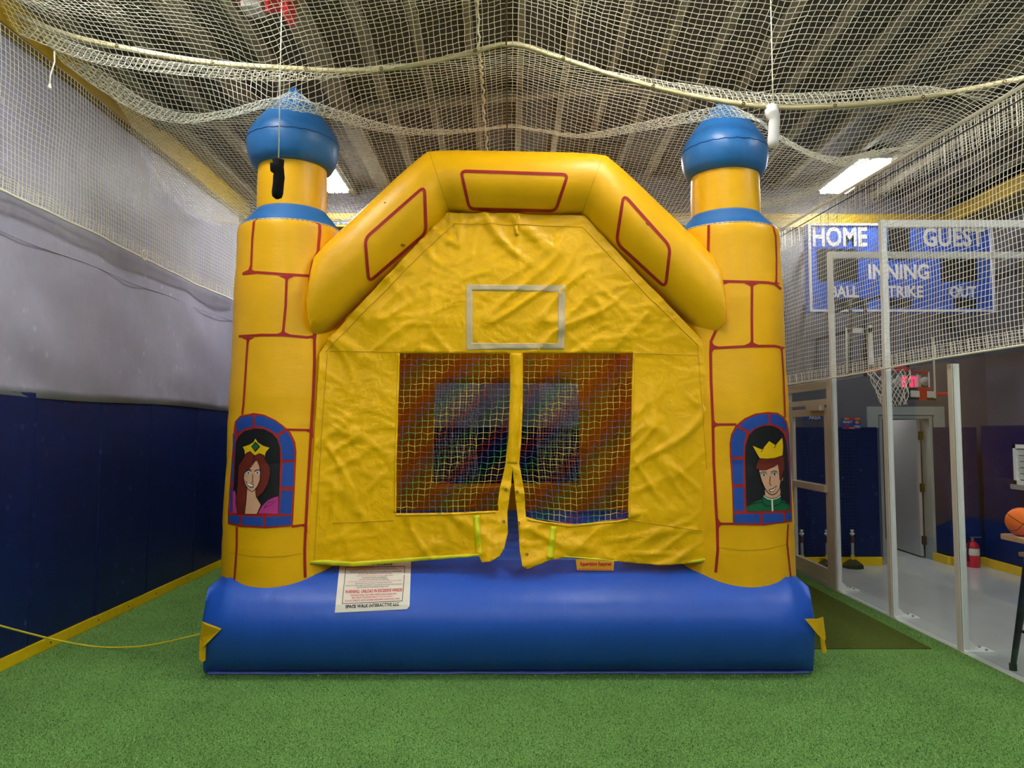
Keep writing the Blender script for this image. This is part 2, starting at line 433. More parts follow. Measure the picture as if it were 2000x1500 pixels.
# polished grey floor slab right of the turf stands 2 cm below the turf tips
turf = MB().box((XL, YF, -.02), (XG - .02, YB - .02, 0)).build('floor', M['turf']); tag(turf, kind='structure')
def blades(n):
    r = np.random.RandomState(3); Y = 3.4 + (10 - 3.4) * r.rand(n * 2) ** 2.2; X = XL + .06 + (XG - XL - .1) * r.rand(n * 2)
    ok = ~((np.abs(X) < 2.3) & (Y > 5.68) & (Y < 9.7)) & ~((X > 2.42) & (X < 3.56) & (Y > 6.1)); X = X[ok][:n]; Y = Y[ok][:n]; n = len(X)
    a = r.rand(n) * 2 * PI; h = .006 + .009 * r.rand(n); wd = .0018 + .0014 * r.rand(n); l = a + 1.57 + r.randn(n) * .5; le = .010 * r.rand(n)
    V = np.zeros((n, 3, 3)); V[:, 0] = np.stack([X - np.cos(a) * wd, Y - np.sin(a) * wd, np.full(n, -.001)], 1); V[:, 1] = np.stack([X + np.cos(a) * wd, Y + np.sin(a) * wd, np.full(n, -.001)], 1)
    V[:, 2] = np.stack([X + np.cos(l) * le, Y + np.sin(l) * le, h], 1)
    me = bpy.data.meshes.new('grass_blades'); me.vertices.add(3 * n); me.vertices.foreach_set('co', V.astype(np.float32).ravel())
    me.loops.add(3 * n); me.loops.foreach_set('vertex_index', np.arange(3 * n, dtype=np.int32)); me.polygons.add(n); me.polygons.foreach_set('loop_start', np.arange(0, 3 * n, 3, dtype=np.int32))
    c0, c1 = np.array(srgb(40, 96, 30)), np.array(srgb(176, 222, 136)); t = r.rand(n, 1) ** 1.25; c = np.repeat(c0 + (c1 - c0) * t, 3, axis=0)
    me.materials.append(M['blade']); me.update(calc_edges=True); at = me.color_attributes.new('col', 'FLOAT_COLOR', 'POINT'); at.data.foreach_set('color', c.astype(np.float32).ravel())
    o = link('grass_blades', me, turf); o['kind'] = 'stuff'
blades(200000)
ep = MB().box((XG - .02, YF, -.02), (XR, 14, 0)).build('floor_side_room', M['epoxy']); tag(ep, kind='structure')
# left wall with pads
wl = MB().box((XL - .3, YF, -.02), (XL - .04, 14, 5.2)).build('wall_left', M['wallgrey']); tag(wl, kind='structure')
y = -5.9; k = 0
edges = [-5.9, -4.7, -3.5, -2.3, -1.1, .1, 1.3, 2.5, 3.7, 4.9]
for px in (68, 196, 293): edges.append(PX(px, 900, XL + .05).y)
edges += [edges[-1] + 1.15 * i for i in (1, 2)] + [10.4]
for i in range(len(edges) - 1):
    top = 2.14 + .008 * ((i * 7) % 3)
    MB().box((XL - .04, edges[i] + .004, .1), (XL + .045 + .004 * (i % 2), edges[i + 1] - .004, top), bev=.012).build('wall_pad', M['pad'], wl)
bl = MB().box((XL - .04, YF, 0), (XL + .05, 10.4, .1), bev=.006)
o = bl.build('baseboard_left', M['yboard']); tag(o, kind='structure')
for py_, px_ in ((1275, 98), (1232, 192), (1200, 250), (1160, 305), (1128, 368)):
    p = PX(px_, py_, XL + .05); MB().tube([(XL + .045, p.y, .05), (XL + .054, p.y, .05)], .007, 8).build('screw', M['black'], o)
# grey tarp above pads: gently rippled sheet
v = []; f = []; ny, nz = 120, 34
for i in range(ny + 1):
    yy = -5.9 + 16.3 * i / ny
    for j in range(nz + 1):
        t = j / nz; z = 2.1 + .012 * math.sin(yy * 1.7) * (1 - t) + (EAVE - 2.05) * t
        amp = .02 + .1 * (1 - t) ** 2 * min(1, t * 8)
        x = XL + .02 + amp * (noise.noise(Vector((yy * .9 + z * 1.2, z * .8, 3))) + .5 * noise.noise(Vector((yy * 2.4 + z * 2, z, 9)))) + .03
        v.append((x, yy, z))
for i in range(ny):
    for j in range(nz):
        a = i * (nz + 1) + j; f.append((a, a + 1, a + nz + 2, a + nz + 1))
tp = MB().add(v, f).build('wall_tarp', M['tarp'], smooth=True)
tag(tp, 'scuffed grey vinyl tarp hung along the left wall above navy pads', 'tarp')
sd = tp.modifiers.new('s', 'SOLIDIFY'); sd.thickness = .006; sd.offset = -1
mb = MB()
pts = [(XL + .07, -5 + 15.3 * i / 60, 3.33 + .01 * math.sin(i)) for i in range(61)]
mb.tube(pts, .004, 6).build('welded_seam', M['tarp'], tp, smooth=True)
# eave beams (yellow), ceiling, purlins
o = MB().box((XL - .1, YF, EAVE - .14), (XL + .16, YB, EAVE + .16), bev=.01).build('trim_1', M['ybeam']); tag(o, kind='structure')
o = MB().box((XR - .5, YF, EAVE - .2), (XR + .1, YB, EAVE + .02), bev=.01).build('trim_2', M['ybeam']); tag(o, kind='structure')
o = MB().box((XL, YB - .14, 4.72), (XR, YB + .02, 4.92), bev=.01).build('trim_3', M['ybeam']); tag(o, kind='structure')
mb = MB()
xs = [XL - .3, 1.25, XR + .3]
mb.prism([(xs[0], roofz(xs[0])), (xs[1], roofz(xs[1])), (xs[2], roofz(xs[2])), (xs[2], 6.2), (xs[0], 6.2)], 1, YF, 14)
ce = mb.build('ceiling', M['roof']); tag(ce, kind='structure')
x = XL + .25; k = 0
while x < XR:
    z = roofz(x); wd = (.1 if k % 2 == 0 else .05) if x < -1 else .035; k += 1
    MB().box((x - wd, YF, z - .09), (x + wd, YB, z + .02)).build('purlin', M['purlin'], ce); x += .47
for yy in (-1.5, 3.2, 7.6):
    pp = [(XL + .1, roofz(XL) - .14), (1.25, roofz(1.25) - .14), (XR - .1, roofz(XR) - .14), (XR - .1, roofz(XR) - .09), (1.25, roofz(1.25) - .09), (XL + .1, roofz(XL) - .09)]
    MB().prism(pp, 1, yy - .06, yy + .06).build('rafter', M['purlin'], ce)
o = MB().box((XL - .3, YF - .2, -.02), (XR + .3, YF, 6)).build('wall_front', M['wallgrey']); tag(o, kind='structure')
wr = MB().box((XR, YF, -.02), (XR + .3, 14, 5.2)).build('wall_right', M['wallgrey']); tag(wr, kind='structure')
# back wall, open at the doorway
DX0, DX1, DZ = P(1722, 1000, YB).x, P(1826, 1000, YB).x, P(1780, 812, YB).z
wb = MB()
wb.box((XL - .3, YB, -.02), (DX0, YB + .2, 5.6)); wb.box((DX1, YB, -.02), (XR + .3, YB + .2, 5.6)); wb.box((DX0, YB, DZ), (DX1, YB + .2, 5.6))
wb = wb.build('wall_back', M['wallgrey']); tag(wb, kind='structure')
PT = 1.87
def pads(x0, x1, n):
    for i in range(n):
        a = x0 + (x1 - x0) * i / n; b = x0 + (x1 - x0) * (i + 1) / n
        MB().box((a + .004, YP, .11), (b - .004, YB, PT + .006 * (i % 2)), bev=.012).build('wall_pad', M['pad'], wb)
pads(XL + .06, P(1722, 1000, YP).x - .02, 7); pads(P(1855, 1000, YP).x, XP, 1)
ob = MB()
bx = P(1722, 1000, YP).x - .02
ob.box((XL + .06, YP - .03, 0), (bx, YP + .06, .11), bev=.006)
ob.box((P(1855, 1000, YP).x, YP - .03, 0), (XP - .06, YP + .06, .11), bev=.006)
ob.box((P(1855, 1000, YP).x - .05, YP, 0), (P(1855, 1000, YP).x, YB, .11), bev=.006)
o = ob.build('baseboard_back', M['yboard']); tag(o, kind='structure')
for i in range(5):
    a = 2.2 + 1.56 * i
    MB().box((XP, a + .004, .11), (XR, a + 1.552, PT + .02), bev=.012).build('wall_pad', M['pad'], wr)
o = MB().box((XP - .03, 8.55, 0), (XP + .05, YP, .11), bev=.006)
o = o.build('baseboard_right', M['yboard']); tag(o, kind='structure')
# room beyond the doorway
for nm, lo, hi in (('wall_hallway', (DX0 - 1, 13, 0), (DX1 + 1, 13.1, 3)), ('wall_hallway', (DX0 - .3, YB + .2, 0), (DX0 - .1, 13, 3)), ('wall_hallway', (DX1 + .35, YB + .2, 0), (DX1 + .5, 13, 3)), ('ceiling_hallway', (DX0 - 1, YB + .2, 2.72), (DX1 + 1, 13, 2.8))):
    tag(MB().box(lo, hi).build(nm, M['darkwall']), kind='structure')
hl = thing('hallway_light', 'ceiling light panel in the hallway behind the open door', 'light', (DX0 + .3, 11.7, 2.66))
MB().box((DX0 + .0, 11.2, 2.64), (DX0 + .6, 12.2, 2.7)).build('housing', M['lamphousing'], hl)
MB().box((DX0 + .04, 11.24, 2.62), (DX0 + .56, 12.16, 2.64)).build('lamp_panel', mat('hall_lamp', (1, 1, 1, 1), .5, emit=((1, .97, .93, 1), 9)), hl)
# doorway casing and open door leaf
d2 = struct('door_2')
cw = .17; cz0 = P(1712, 836, YB).z
mb = MB(); mb.box((DX0 - cw, YB - .03, cz0), (DX0 - .02, YB + .0, DZ + .13)); mb.box((DX1 + .02, YB - .03, cz0), (DX1 + cw, YB, DZ + .13)); mb.box((DX0 - .02, YB - .03, DZ + .01), (DX1 + .02, YB, DZ + .13))
mb.build('door_casing', M['casing'], d2)
mb = MB(); mb.box((DX0, YB - .01, 0), (DX0 + .04, YB + .2, DZ)); mb.box((DX1 - .04, YB - .01, 0), (DX1, YB + .2, DZ)); mb.box((DX0 + .04, YB - .01, DZ - .04), (DX1 - .04, YB + .2, DZ))
mb.build('door_frame', M['casing'], d2)
hp = Vector((DX1 - .05, YB + .22, 0)); ep_ = Vector((hp.x + .03, hp.y + .92, 0)); dv = (ep_ - hp).normalized(); nv = Vector((-dv.y, dv.x, 0)) * .045
mb = MB(); q = [hp, ep_, ep_ + nv, hp + nv]
mb.add([(p.x, p.y, .02) for p in q] + [(p.x, p.y, DZ - .05) for p in q], [(3, 2, 1, 0), (4, 5, 6, 7), (0, 1, 5, 4), (1, 2, 6, 5), (2, 3, 7, 6), (3, 0, 4, 7)])
leaf = mb.build('door_leaf', M['doorpaint'], d2)
kp = ep_ - dv * .08 + nv
MB().tube([kp, kp + nv.normalized() * .06, kp + nv.normalized() * .06 - dv * .11], .011, 8).build('door_handle', M['steel'], leaf, smooth=True)
for z in (.25, 1.0, 1.75):
    MB().box((hp.x - .03, hp.y - .06, z - .06), (hp.x + .035, hp.y + .02, z + .06)).build('hinge', M['metal'], leaf)
# louvred window in the right wall
wn = struct('window_1')
a, b = PX(1984, 900, XP - .05).y, PX(1984, 900, XP - .05).y - .95
z0, z1 = PX(1990, 946, XP - .05).z, PX(1990, 868, XP - .05).z
mb = MB()
for (lo, hi) in (((a - .05, z0), (a, z1)), ((b, z0), (b + .05, z1)), ((b, z1 - .05), (a, z1)), ((b, z0), (a, z0 + .05))):
    mb.box((XP - .085, lo[0], lo[1]), (XP - .04, hi[0], hi[1]))
mb.build('window_frame', M['whitepaint'], wn)
n = 5
for i in range(n):
    z = z0 + .06 + (z1 - z0 - .12) * (i + .5) / n; h = (z1 - z0 - .12) / n * .46
    MB().add([(XP - .05, b + .05, z - h), (XP - .05, a - .05, z - h), (XP - .075, a - .05, z + h), (XP - .075, b + .05, z + h),
              (XP - .045, b + .05, z - h), (XP - .045, a - .05, z - h), (XP - .07, a - .05, z + h), (XP - .07, b + .05, z + h)],
             [(0, 1, 2, 3), (7, 6, 5, 4), (0, 4, 5, 1), (1, 5, 6, 2), (2, 6, 7, 3), (3, 7, 4, 0)]).build('louvre', M['whitepaint'], wn)
MB().box((XP - .12, b - .02, z0 - .06), (XP - .04, a + .02, z0)).build('window_sill', M['greyplastic'], wn)

# ceiling lights
def light_fixture():
    r = thing('ceiling_light', 'x', 'light', group='fluorescent high bay lights')
    MB().box((-.2, -.62, .04), (.2, .62, .1), bev=.01).build('housing', M['lamphousing'], r, local=True)
    for i in range(4):
        x = -.145 + .0967 * i
        MB().box((x - .036, -.6, .0), (x + .036, .6, .035)).build('lamp_tube', M['lamp'], r, local=True)
    for s in (-.5, .5): MB().tube([(0, s, .1), (0, s, .34)], .006, 6).build('hanger', M['steel'], r, local=True)
    return r
L0 = light_fixture(); first = True
for yy in (9.4, 4.6, .4, -3.8):
    for xx in (-2.42, 1.1, 4.52):
        o = L0 if first else dup(L0, (0, 0, 0)); first = False
        o.location = (xx, yy, (5.12 if xx != 1.1 else 4.98) if yy > 9 else 5.2)
        side = {-2.42: 'on the left side', 1.1: 'in the middle row', 4.52: 'on the right side'}[xx]
        row = {9.4: 'at the back wall', 4.6: 'overhead in front of the castle', .4: 'overhead near the camera', -3.8: 'behind the camera'}[yy]
        o['label'] = 'white four tube ceiling light ' + side + ', ' + row

# ================================================================= BOUNCE CASTLE
YT = 6.1; TX = 1.835; YTB = 9.3
castle = thing('bounce_castle', 'large yellow and blue inflatable bounce castle with four towers on the turf', 'bounce castle', (0, 7.7, 0))
# base: rounded air cushion with flat seamed ends
bw = 2.29; y0, y1 = 5.63, 9.74
nx = 80; sec = [(0.02, .015), (-.05, .06), (-.125, .16), (-.185, .29), (-.19, .42), (-.14, .54), (-.03, .64), (.11, .715), (.28, .765), (.45, .79)]
nsec = []
for i in range(len(sec) - 1):
    for t in (0, .5): nsec.append((sec[i][0] + (sec[i + 1][0] - sec[i][0]) * t, sec[i][1] + (sec[i + 1][1] - sec[i][1]) * t))
nsec.append(sec[-1])
v = []; f = []
for i in range(nx + 1):
    s = -1 + 2 * i / nx; s = math.copysign(1 - (1 - abs(s)) ** 1.5, s); X = bw * s
    e = min(1, (bw - abs(X)) / .34); g = math.sqrt(max(0, 1 - (1 - e) ** 2)); e2 = min(1, (bw - abs(X)) / .17); g2 = e2 ** .8     # 0 at end seam, 1 inside
    half = []
    for (dy, z) in nsec:
        zz = z * (.80 + .20 * g2) if z > .3 else z
        yy = dy * (.3 + .7 * g) if dy < 0 else dy * (.12 + .88 * g ** 1.5)
        wr_ = .006 * noise.noise(Vector((X * 9, z * 2.2, 1.5))) * (1 if z > .5 else .4) * (1.6 - g)
        half.append((yy - wr_, zz + wr_ * .5))
    row = [(X, y0 + a, b) for a, b in half] + [(X, (y0 + y1) / 2, half[-1][1] + .005)] + [(X, y1 - a, b) for a, b in reversed(half)]
    v += row
n = len(row)
for i in range(nx):
    for j in range(n - 1):
        a = i * n + j; f.append((a, a + n, a + n + 1, a + 1))
    f.append((i * n + n - 1, i * n + 2 * n - 1, (i + 1) * n, i * n))
f.append(tuple(range(n))); f.append(tuple(range(nx * n, nx * n + n))[::-1])
base = MB().add(v, f).build('base', M['blue'], castle, smooth=True, sharp=50)
# loose skirt lying out from under the base
v = []; f = []
for i in range(61):
    X = -bw + .03 + (2 * bw - .06) * i / 60; d = .016 + .012 * noise.noise(Vector((X * 2, 0, 0)))
    v += [(X, y0 + .03, .03), (X, y0 - d, .012 + .008 * noise.noise(Vector((X * 5, 3, 0)))), (X, y0 - d, .004), (X, y0 + .03, .01)]
    if i:
        for k in range(4): a = (i - 1) * 4 + k; b = (i - 1) * 4 + (k + 1) % 4; f.append((a, b, b + 4, a + 4))
MB().add(v, f).build('ground_skirt', mat('skirt_vinyl', srgb(84, 104, 184), .4), castle, smooth=True)
# towers
def prof_shaft(zt):
    pr = [(.50, .5)]
    n = 34
    for i in range(n + 1):
        t = i / n; z = .62 + (zt - .18 - .62) * t
        r = .497 - .062 * t
        zs = [1.02, 1.55, 1.98, 2.72, 3.18]                  # baffle seams pinch slightly
        r -= sum(.006 * math.exp(-((z - q) / .03) ** 2) for q in zs)
        r += .004 * math.sin(z * 7)
        pr.append((r, z))
    pr += [(.434, zt - .12), (.432, zt - .05), (.428, zt - .015), (.42, zt)]
    return pr
def tower(cx, cy, dz, dome_k, prints):
    zt = 3.5 + dz * .35
    sh = MB().lathe(prof_shaft(zt), (cx, cy), 72).build('tower', M['yellow'], castle, smooth=True, sharp=60)
    zn = 3.64 + dz * .5
    MB().lathe([(.427, zt - .012), (.41, zt + .015), (.37, zt + .055), (.325, zn - .03), (.30, zn + .0), (.285, zn + .02)], (cx, cy), 64).build('collar', M['sky'], sh, smooth=True, sharp=60)
    zd = 4.03 + dz
    MB().lathe([(.283, zn - .02), (.286, (zn + zd) / 2), (.279, zd + .03)], (cx, cy), 64).build('neck', M['yellow'], sh, smooth=True, sharp=60)
    dp = [(.279, 0), (.325, .012), (.357, .07), (.374, .15), (.379, .225), (.367, .28), (.338, .335), (.298, .39), (.252, .445), (.202, .505), (.148, .57), (.09, .64), (.045, .69), (.015, .72)]
    q = [(r * dome_k if r > .28 else r, zd + z * dome_k) for r, z in dp]
    dm = MB().lathe(q, (cx, cy), 72).build('dome', M['sky'], sh, smooth=True, sharp=60)
    rr = .380 * dome_k; zz = zd + .225 * dome_k
    MB().tube([(cx + rr * math.cos(a), cy + rr * math.sin(a), zz + .004 * math.sin(a * 23)) for a in np.linspace(0, 2 * PI, 72, endpoint=False)], .0035, 5, closed=True).build('dome_seam', mat('seam_blue', srgb(26, 76, 140), .5), dm if False else sh, smooth=True)
    return sh
tL = tower(-TX, YT, 0, 1.0, True); tR = tower(TX, YT, -.065, .95, True)
tower(-TX, YTB, -.03, .98, False); tower(TX, YTB, -.05, .96, False)
# front arch of three cushions
def arch(Y, name):
    pts = [P(585, 618, 5.87), P(858, 358, 5.87), P(1158, 364, 5.87), P(1420, 616, 5.87)]; XA, XB = P(613, 580, 5.75).x, P(1404, 580, 5.75).x
    pts = [Vector((p.x, Y, p.z)) for p in pts]
    if True: pts[0].z = pts[3].z = (pts[0].z + pts[3].z) / 2
    rt = .257; n = 40; out = []
    dirs = [(pts[i + 1] - pts[i]).normalized() for i in range(3)]
    rings = []
    def ring(c, d, m, r):
        """ring of tube direction d, cut by mitre plane normal m"""
        up = Vector((0, 1, 0)); a = d.cross(up).normalized(); q = []
        for j in range(n):
            th = 2 * PI * j / n; p = c + (a * math.cos(th) + up * math.sin(th)) * r
            t = -(p - c).dot(m) / d.dot(m); q.append(p + d * t)
        return q
    d = dirs[0]
    for (t, k) in ((-.075, .0), (-.07, .45), (-.055, .7), (-.03, .88), (0, .97)): rings.append(ring(pts[0] + d * t, d, d, max(rt * k, .001)))
    for s in range(3):
        d = dirs[s]; m0 = d if s == 0 else (dirs[s - 1] + d).normalized(); m1 = d if s == 2 else (d + dirs[s + 1]).normalized()
        A = ring(pts[s], d, m0, 1); B = ring(pts[s + 1], d, m1, 1)
        for i in range(0 if s else 1, 17):
            t = i / 16; bul = .945 + .075 * (1 - (2 * t - 1) ** 6) if not (s == 0 and t < .5 or s == 2 and t > .5) else 1.02
            if s and i == 0: continue
            c0 = pts[s].lerp(pts[s + 1], t); rg = []
            for j in range(n):
                pa = pts[s] + (A[j] - pts[s]) * rt; pb = pts[s + 1] + (B[j] - pts[s + 1]) * rt
                p = pa.lerp(pb, t); cc = c0 + d * (p - c0).dot(d); rg.append(cc + (p - cc) * bul)
            rings.append(rg)
    d = dirs[2]
    for (t, k) in ((0, .97), (.03, .88), (.055, .7), (.07, .45), (.075, .0)): rings.append(ring(pts[3] + d * t, d, d, max(rt * k, .001)))
    mb = MB(); v = [Vector((XA - (XA - p.x) * .12 if p.x < XA else (XB + (p.x - XB) * .12 if p.x > XB else p.x), p.y, p.z)) for r in rings for p in r]; f = []
    for i in range(len(rings) - 1):
        for j in range(n): f.append((i * n + j, i * n + (j + 1) % n, (i + 1) * n + (j + 1) % n, (i + 1) * n + j))
    mb.add(v, f)
    return mb.build(name, M['yellow'], castle, smooth=True, sharp=55)
archF = arch(5.87, 'arch'); arch(9.3, 'arch')
# front panel sheet with two net windows and a split entrance flap
OUT = [(872, 416), (1000, 418), (1142, 422), (1250, 540), (1372, 664), (1388, 690), (1391, 800), (1395, 950), (1401, 1092), (1350, 1100), (1290, 1103), (1220, 1098), (1180, 1092), (1110, 1087), (1075, 1093), (1055, 1101), (1030, 1111), (1020, 1105), (1015, 1075), (1012, 1020), (1008, 985), (1001, 914), (998, 950), (991, 1000), (992, 1040), (985, 1070), (976, 1086), (958, 1096), (941, 1098), (936, 1086), (860, 1091), (760, 1099), (680, 1104), (620, 1100), (600, 1104), (602, 1050), (611, 900), (620, 760), (624, 690), (640, 664), (760, 535)]
WL = [(779, 690), (996, 690), (997, 760), (995, 830), (988, 905), (976, 955), (972, 985), (974, 997), (880, 1001), (772, 1003), (773, 900)]
WRt = [(1021, 690), (1236, 690), (1233, 850), (1226, 1012), (1180, 1021), (1110, 1023), (1060, 1018), (1027, 1009), (1024, 960), (1014, 905), (1018, 860), (1021, 790)]
def ridged(x, z):
    s = 0
    for k, (ang, fx, fz, amp, seed) in enumerate(((.7, 1.4, 6, .013, 1), (-.75, 1.5, 6.5, .013, 5), (.15, 2.2, 9, .007, 8), (1.45, 1.2, 7, .008, 12), (-.3, 4, 14, .004, 16))):
        u = x * math.cos(ang) + z * math.sin(ang); q = -x * math.sin(ang) + z * math.cos(ang)
        nn = noise.noise(Vector((u * fx + .4 * math.sin(q * 3), q * fz, seed * 3.7))); m = noise.noise(Vector((x * 1.3, z * 1.3, seed + 40)))
        s += 1.9 * amp * max(0, 1 - 4.2 * abs(nn)) ** 1.3 * max(0, .3 + 1.5 * m)
    return s
def panelY(px, py):
    """depth of the sheet: tight at top, bellied out low down, flap hanging forward"""
    Y = 5.80 - .03 * math.sin(min(1, max(0, (py - 420) / 300)) * PI)
    ex = min(1, min(px - 600, 1400 - px) / 90.0); ex = max(0, ex)
    low = min(1, max(0, (py - 690) / 400))
    Y -= low * .05 * ex
    edge = (1 - ex) ** 2
    Y -= .09 * edge * min(1, max(0, (py - 640) / 80))
    if py > 900:
        t = min(1, (py - 900) / 200); c = math.exp(-((px - 965) / 45) ** 2) + math.exp(-((px - 1035) / 48) ** 2)
        Y -= t * t * .09 * min(1, c)
    return Y
def panel_pt(px, py, off=0.0, wr=True):
    Y = panelY(px, py); p = P(px, py, Y)
    d = ridged(p.x, p.z) * max(.05, min(1, min(px - 606, 1394 - px) / 45)) if wr else 0
    return (p.x, p.y - d - off, p.z)
def sheet_obj(name, v2, f2, off, m, parent, thick=.004):
    mb = MB().add([panel_pt(x, y, off) for x, y in v2], f2)
    o = mb.build(name, m, parent, smooth=True)
    if thick:
        s = o.modifiers.new('s', 'SOLIDIFY'); s.thickness = thick; s.offset = 0
    return o
pan = sheet_obj('front_panel', *patch2d(OUT, (WL, WRt), 4.6), 0, M['panel'], castle)
def panel_line(name, pts, wd, off, m): return sheet_obj(name, *stroke2d(pts, wd, 5), off, m, pan, 0.0015)
M['stitch'] = mat('stitch', srgb(206, 158, 4), .6, .3)
for pts in (((636, 688), (700, 622), (820, 500), (888, 438), (1000, 440), (1138, 444), (1260, 575), (1362, 674)), ((645, 686), (779, 688)), ((1236, 690), (1364, 694)), ((640, 690), (628, 860), (614, 1098)), ((1362, 674), (1376, 860), (1392, 1088)), ((650, 1022), (770, 1016)), ((1230, 1016), (1368, 1036))):
    panel_line('stitched_seam', pts, 1.1, .005, M['stitch'])
bx_ = [(912, 557, 1103, 570), (912, 670, 1101, 683)]
sheet_obj('tape_rectangle', *patch2d([(911, 556), (1104, 558), (1102, 683), (911, 683)], [[(923, 568), (1090, 570), (1089, 671), (923, 670)]], 6), .004, M['greytape'], pan, .002)
panel_line('loop_tab', [(1006, 443), (1010, 462)], 8, .012, M['panel'])
panel_line('hem', [(607, 1098), (640, 1098), (690, 1101), (760, 1096), (860, 1088), (936, 1083)], [6, 10, 9, 8, 7, 5], .006, M['hem'])
panel_line('hem', [(1100, 1086), (1150, 1090), (1205, 1095)], [2, 4, 1], .006, M['hem'])
panel_line('hem', [(1340, 1098), (1370, 1094), (1396, 1089)], [2, 7, 3], .006, M['hem'])
panel_line('yellow_webbing', [(930, 1006), (933, 1050), (935, 1083)], 13, .006, M['hem'])
panel_line('yellow_webbing', [(1081, 1028), (1078, 1060), (1074, 1090)], 13, .006, M['hem'])
for (x_, y_) in ((988, 956), (1010, 960), (984, 1018), (1013, 1021), (1029, 1082)):
    c = Vector(panel_pt(x_, y_, .006)); mb = MB()
    mb.tube([c + Vector((.009 * math.cos(a), 0, .009 * math.sin(a))) for a in np.linspace(0, 2 * PI, 14, endpoint=False)], .003, 6, closed=True)
    mb.build('grommet', M['metal'], pan, smooth=True)
for pts in (((779, 690), (773, 900), (772, 1002)), ((1238, 690), (1234, 850), (1228, 1012)), ((772, 1006), (880, 1004), (968, 1000)), ((1030, 1014), (1110, 1028), (1226, 1016))):
    panel_line('window_binding', pts, 4.5, .004, M['panel'])
panel_line('center_binding', [(1008, 690), (1008, 760), (1004, 830), (1001, 905)], 20, .006, M['panel'])
# rainbow window nets
def rainbow(name, le, re, ys, ncol, nrow, seed):
    rng = np.random.RandomState(seed); G = np.zeros((nrow + 1, ncol + 1, 3)); C = np.zeros((nrow + 1, ncol + 1, 4))
    pal = [srgb(255, 236, 130), srgb(250, 224, 110), srgb(215, 80, 60), srgb(200, 70, 66), srgb(90, 120, 190), srgb(80, 110, 180), srgb(90, 190, 116), srgb(110, 205, 130), srgb(240, 226, 120)]
    for i in range(nrow + 1):
        for j in range(ncol + 1):
            t = i / nrow; s = j / ncol
            yt = ys[0]; yb = interp(s, [0, .5, 1], ys[1])
            py_ = yt + (yb - yt) * t
            xl = interp(py_, [q[1] for q in le], [q[0] for q in le]); xr = interp(py_, [q[1] for q in re], [q[0] for q in re])
            px_ = xl + (xr - xl) * s
            Y = panelY(xl, py_) * (1 - s) + panelY(xr, py_) * s + .004
            jx = 0 if j in (0, ncol) else rng.uniform(-1.2, 1.2); jy = 0 if i in (0, nrow) else rng.uniform(-1, 1) + ((j % 2) - .5) * 2.0
            G[i, j] = P(px_ + jx, py_ + jy, Y); C[i, j] = pal[int((i + j + seed) % len(pal))]
    o = twine(G, .0016, name, M['netattr'], pan, cols=C, ns=4); o['kind'] = 'stuff'
rainbow('window_net', [(779, 690), (773, 900), (771, 1003)], [(996, 690), (996, 790), (988, 905), (974, 970), (975, 998)], (690, (1003, 1002, 998)), 18, 26, 0)
rainbow('window_net', [(1021, 690), (1020, 800), (1015, 905), (1026, 1000), (1027, 1010)], [(1236, 690), (1232, 850), (1226, 1012)], (690, (1010, 1024, 1012)), 18, 27, 4)
# back panel with window, side walls with windows, roof sheet, mattress
def wall_sheet(name, outl, hole, plane, c, m):
    v2, f2 = patch2d(outl, [hole] if hole else [], .15)
    mb = MB(); mb.add([(a, c + .02 * noise.noise(Vector((a * 2, b * 2, c))), b) if plane == 'y' else (c + .02 * noise.noise(Vector((a * 2, b * 2, c))), a, b) for a, b in v2], f2)
    o = mb.build(name, m, castle, smooth=True); s = o.modifiers.new('s', 'SOLIDIFY'); s.thickness = .01; s.offset = 0; return o
A = [P(640, 600, 5.87), P(858, 400, 5.87), P(1158, 404, 5.87), P(1378, 600, 5.87)]
YW = 9.32
bh = [(P(849, 748, YW).x, P(849, 945, YW).z), (P(1130, 748, YW).x, P(1130, 943, YW).z), (P(1130, 748, YW).x, P(1130, 748, YW).z), (P(849, 748, YW).x, P(849, 748, YW).z)]
bp_ = wall_sheet('back_panel', [(-1.75, .74), (1.75, .74), (1.75, 2.72), (A[2].x, 3.5), (A[1].x, 3.5), (-1.75, 2.72)], bh, 'y', YW, M['roofvinyl'])
nc, nr = 24, 17; G = np.zeros((nr + 1, nc + 1, 3)); C = np.zeros((nr + 1, nc + 1, 4))
pal = [srgb(220, 196, 90), srgb(205, 70, 60), srgb(205, 80, 90), srgb(70, 100, 170), srgb(80, 110, 180), srgb(70, 160, 110)]
for i in range(nr + 1):
    for j in range(nc + 1):
        G[i, j] = (bh[0][0] + (bh[1][0] - bh[0][0]) * j / nc, YW, bh[3][1] + (bh[0][1] - bh[3][1]) * i / nr); C[i, j] = pal[(i + j) % 6]
twine(G, .0015, 'window_net', M['netattr'], bp_, cols=C, ns=3)['kind'] = 'stuff'
for s in (-1, 1):
    wall_sheet('side_panel', [(6.2, .74), (9.2, .74), (9.2, 2.85), (6.2, 2.85)], [(6.85, 1.3), (8.75, 1.3), (8.75, 2.45), (6.85, 2.45)], 'x', s * 2.0, M['roofvinyl'])
mb = MB(); pr = [(-2.05, 2.8), (A[1].x, 3.62), (A[2].x, 3.62), (2.05, 2.8), (2.05, 2.83), (A[2].x, 3.65), (A[1].x, 3.65), (-2.05, 2.83)]
mb.prism(pr, 1, 6.0, 9.25); mb.build('roof_sheet', M['roofvinyl'], castle)
mb = MB()
for i in range(7):
    yy = 5.95 + 3.3 * i / 7; mb.tube([(-1.75, yy + .23, .62), (1.75, yy + .23, .62)], .235, 16)
mb.build('jumping_mattress', M['blue'], castle, smooth=True, sharp=50)
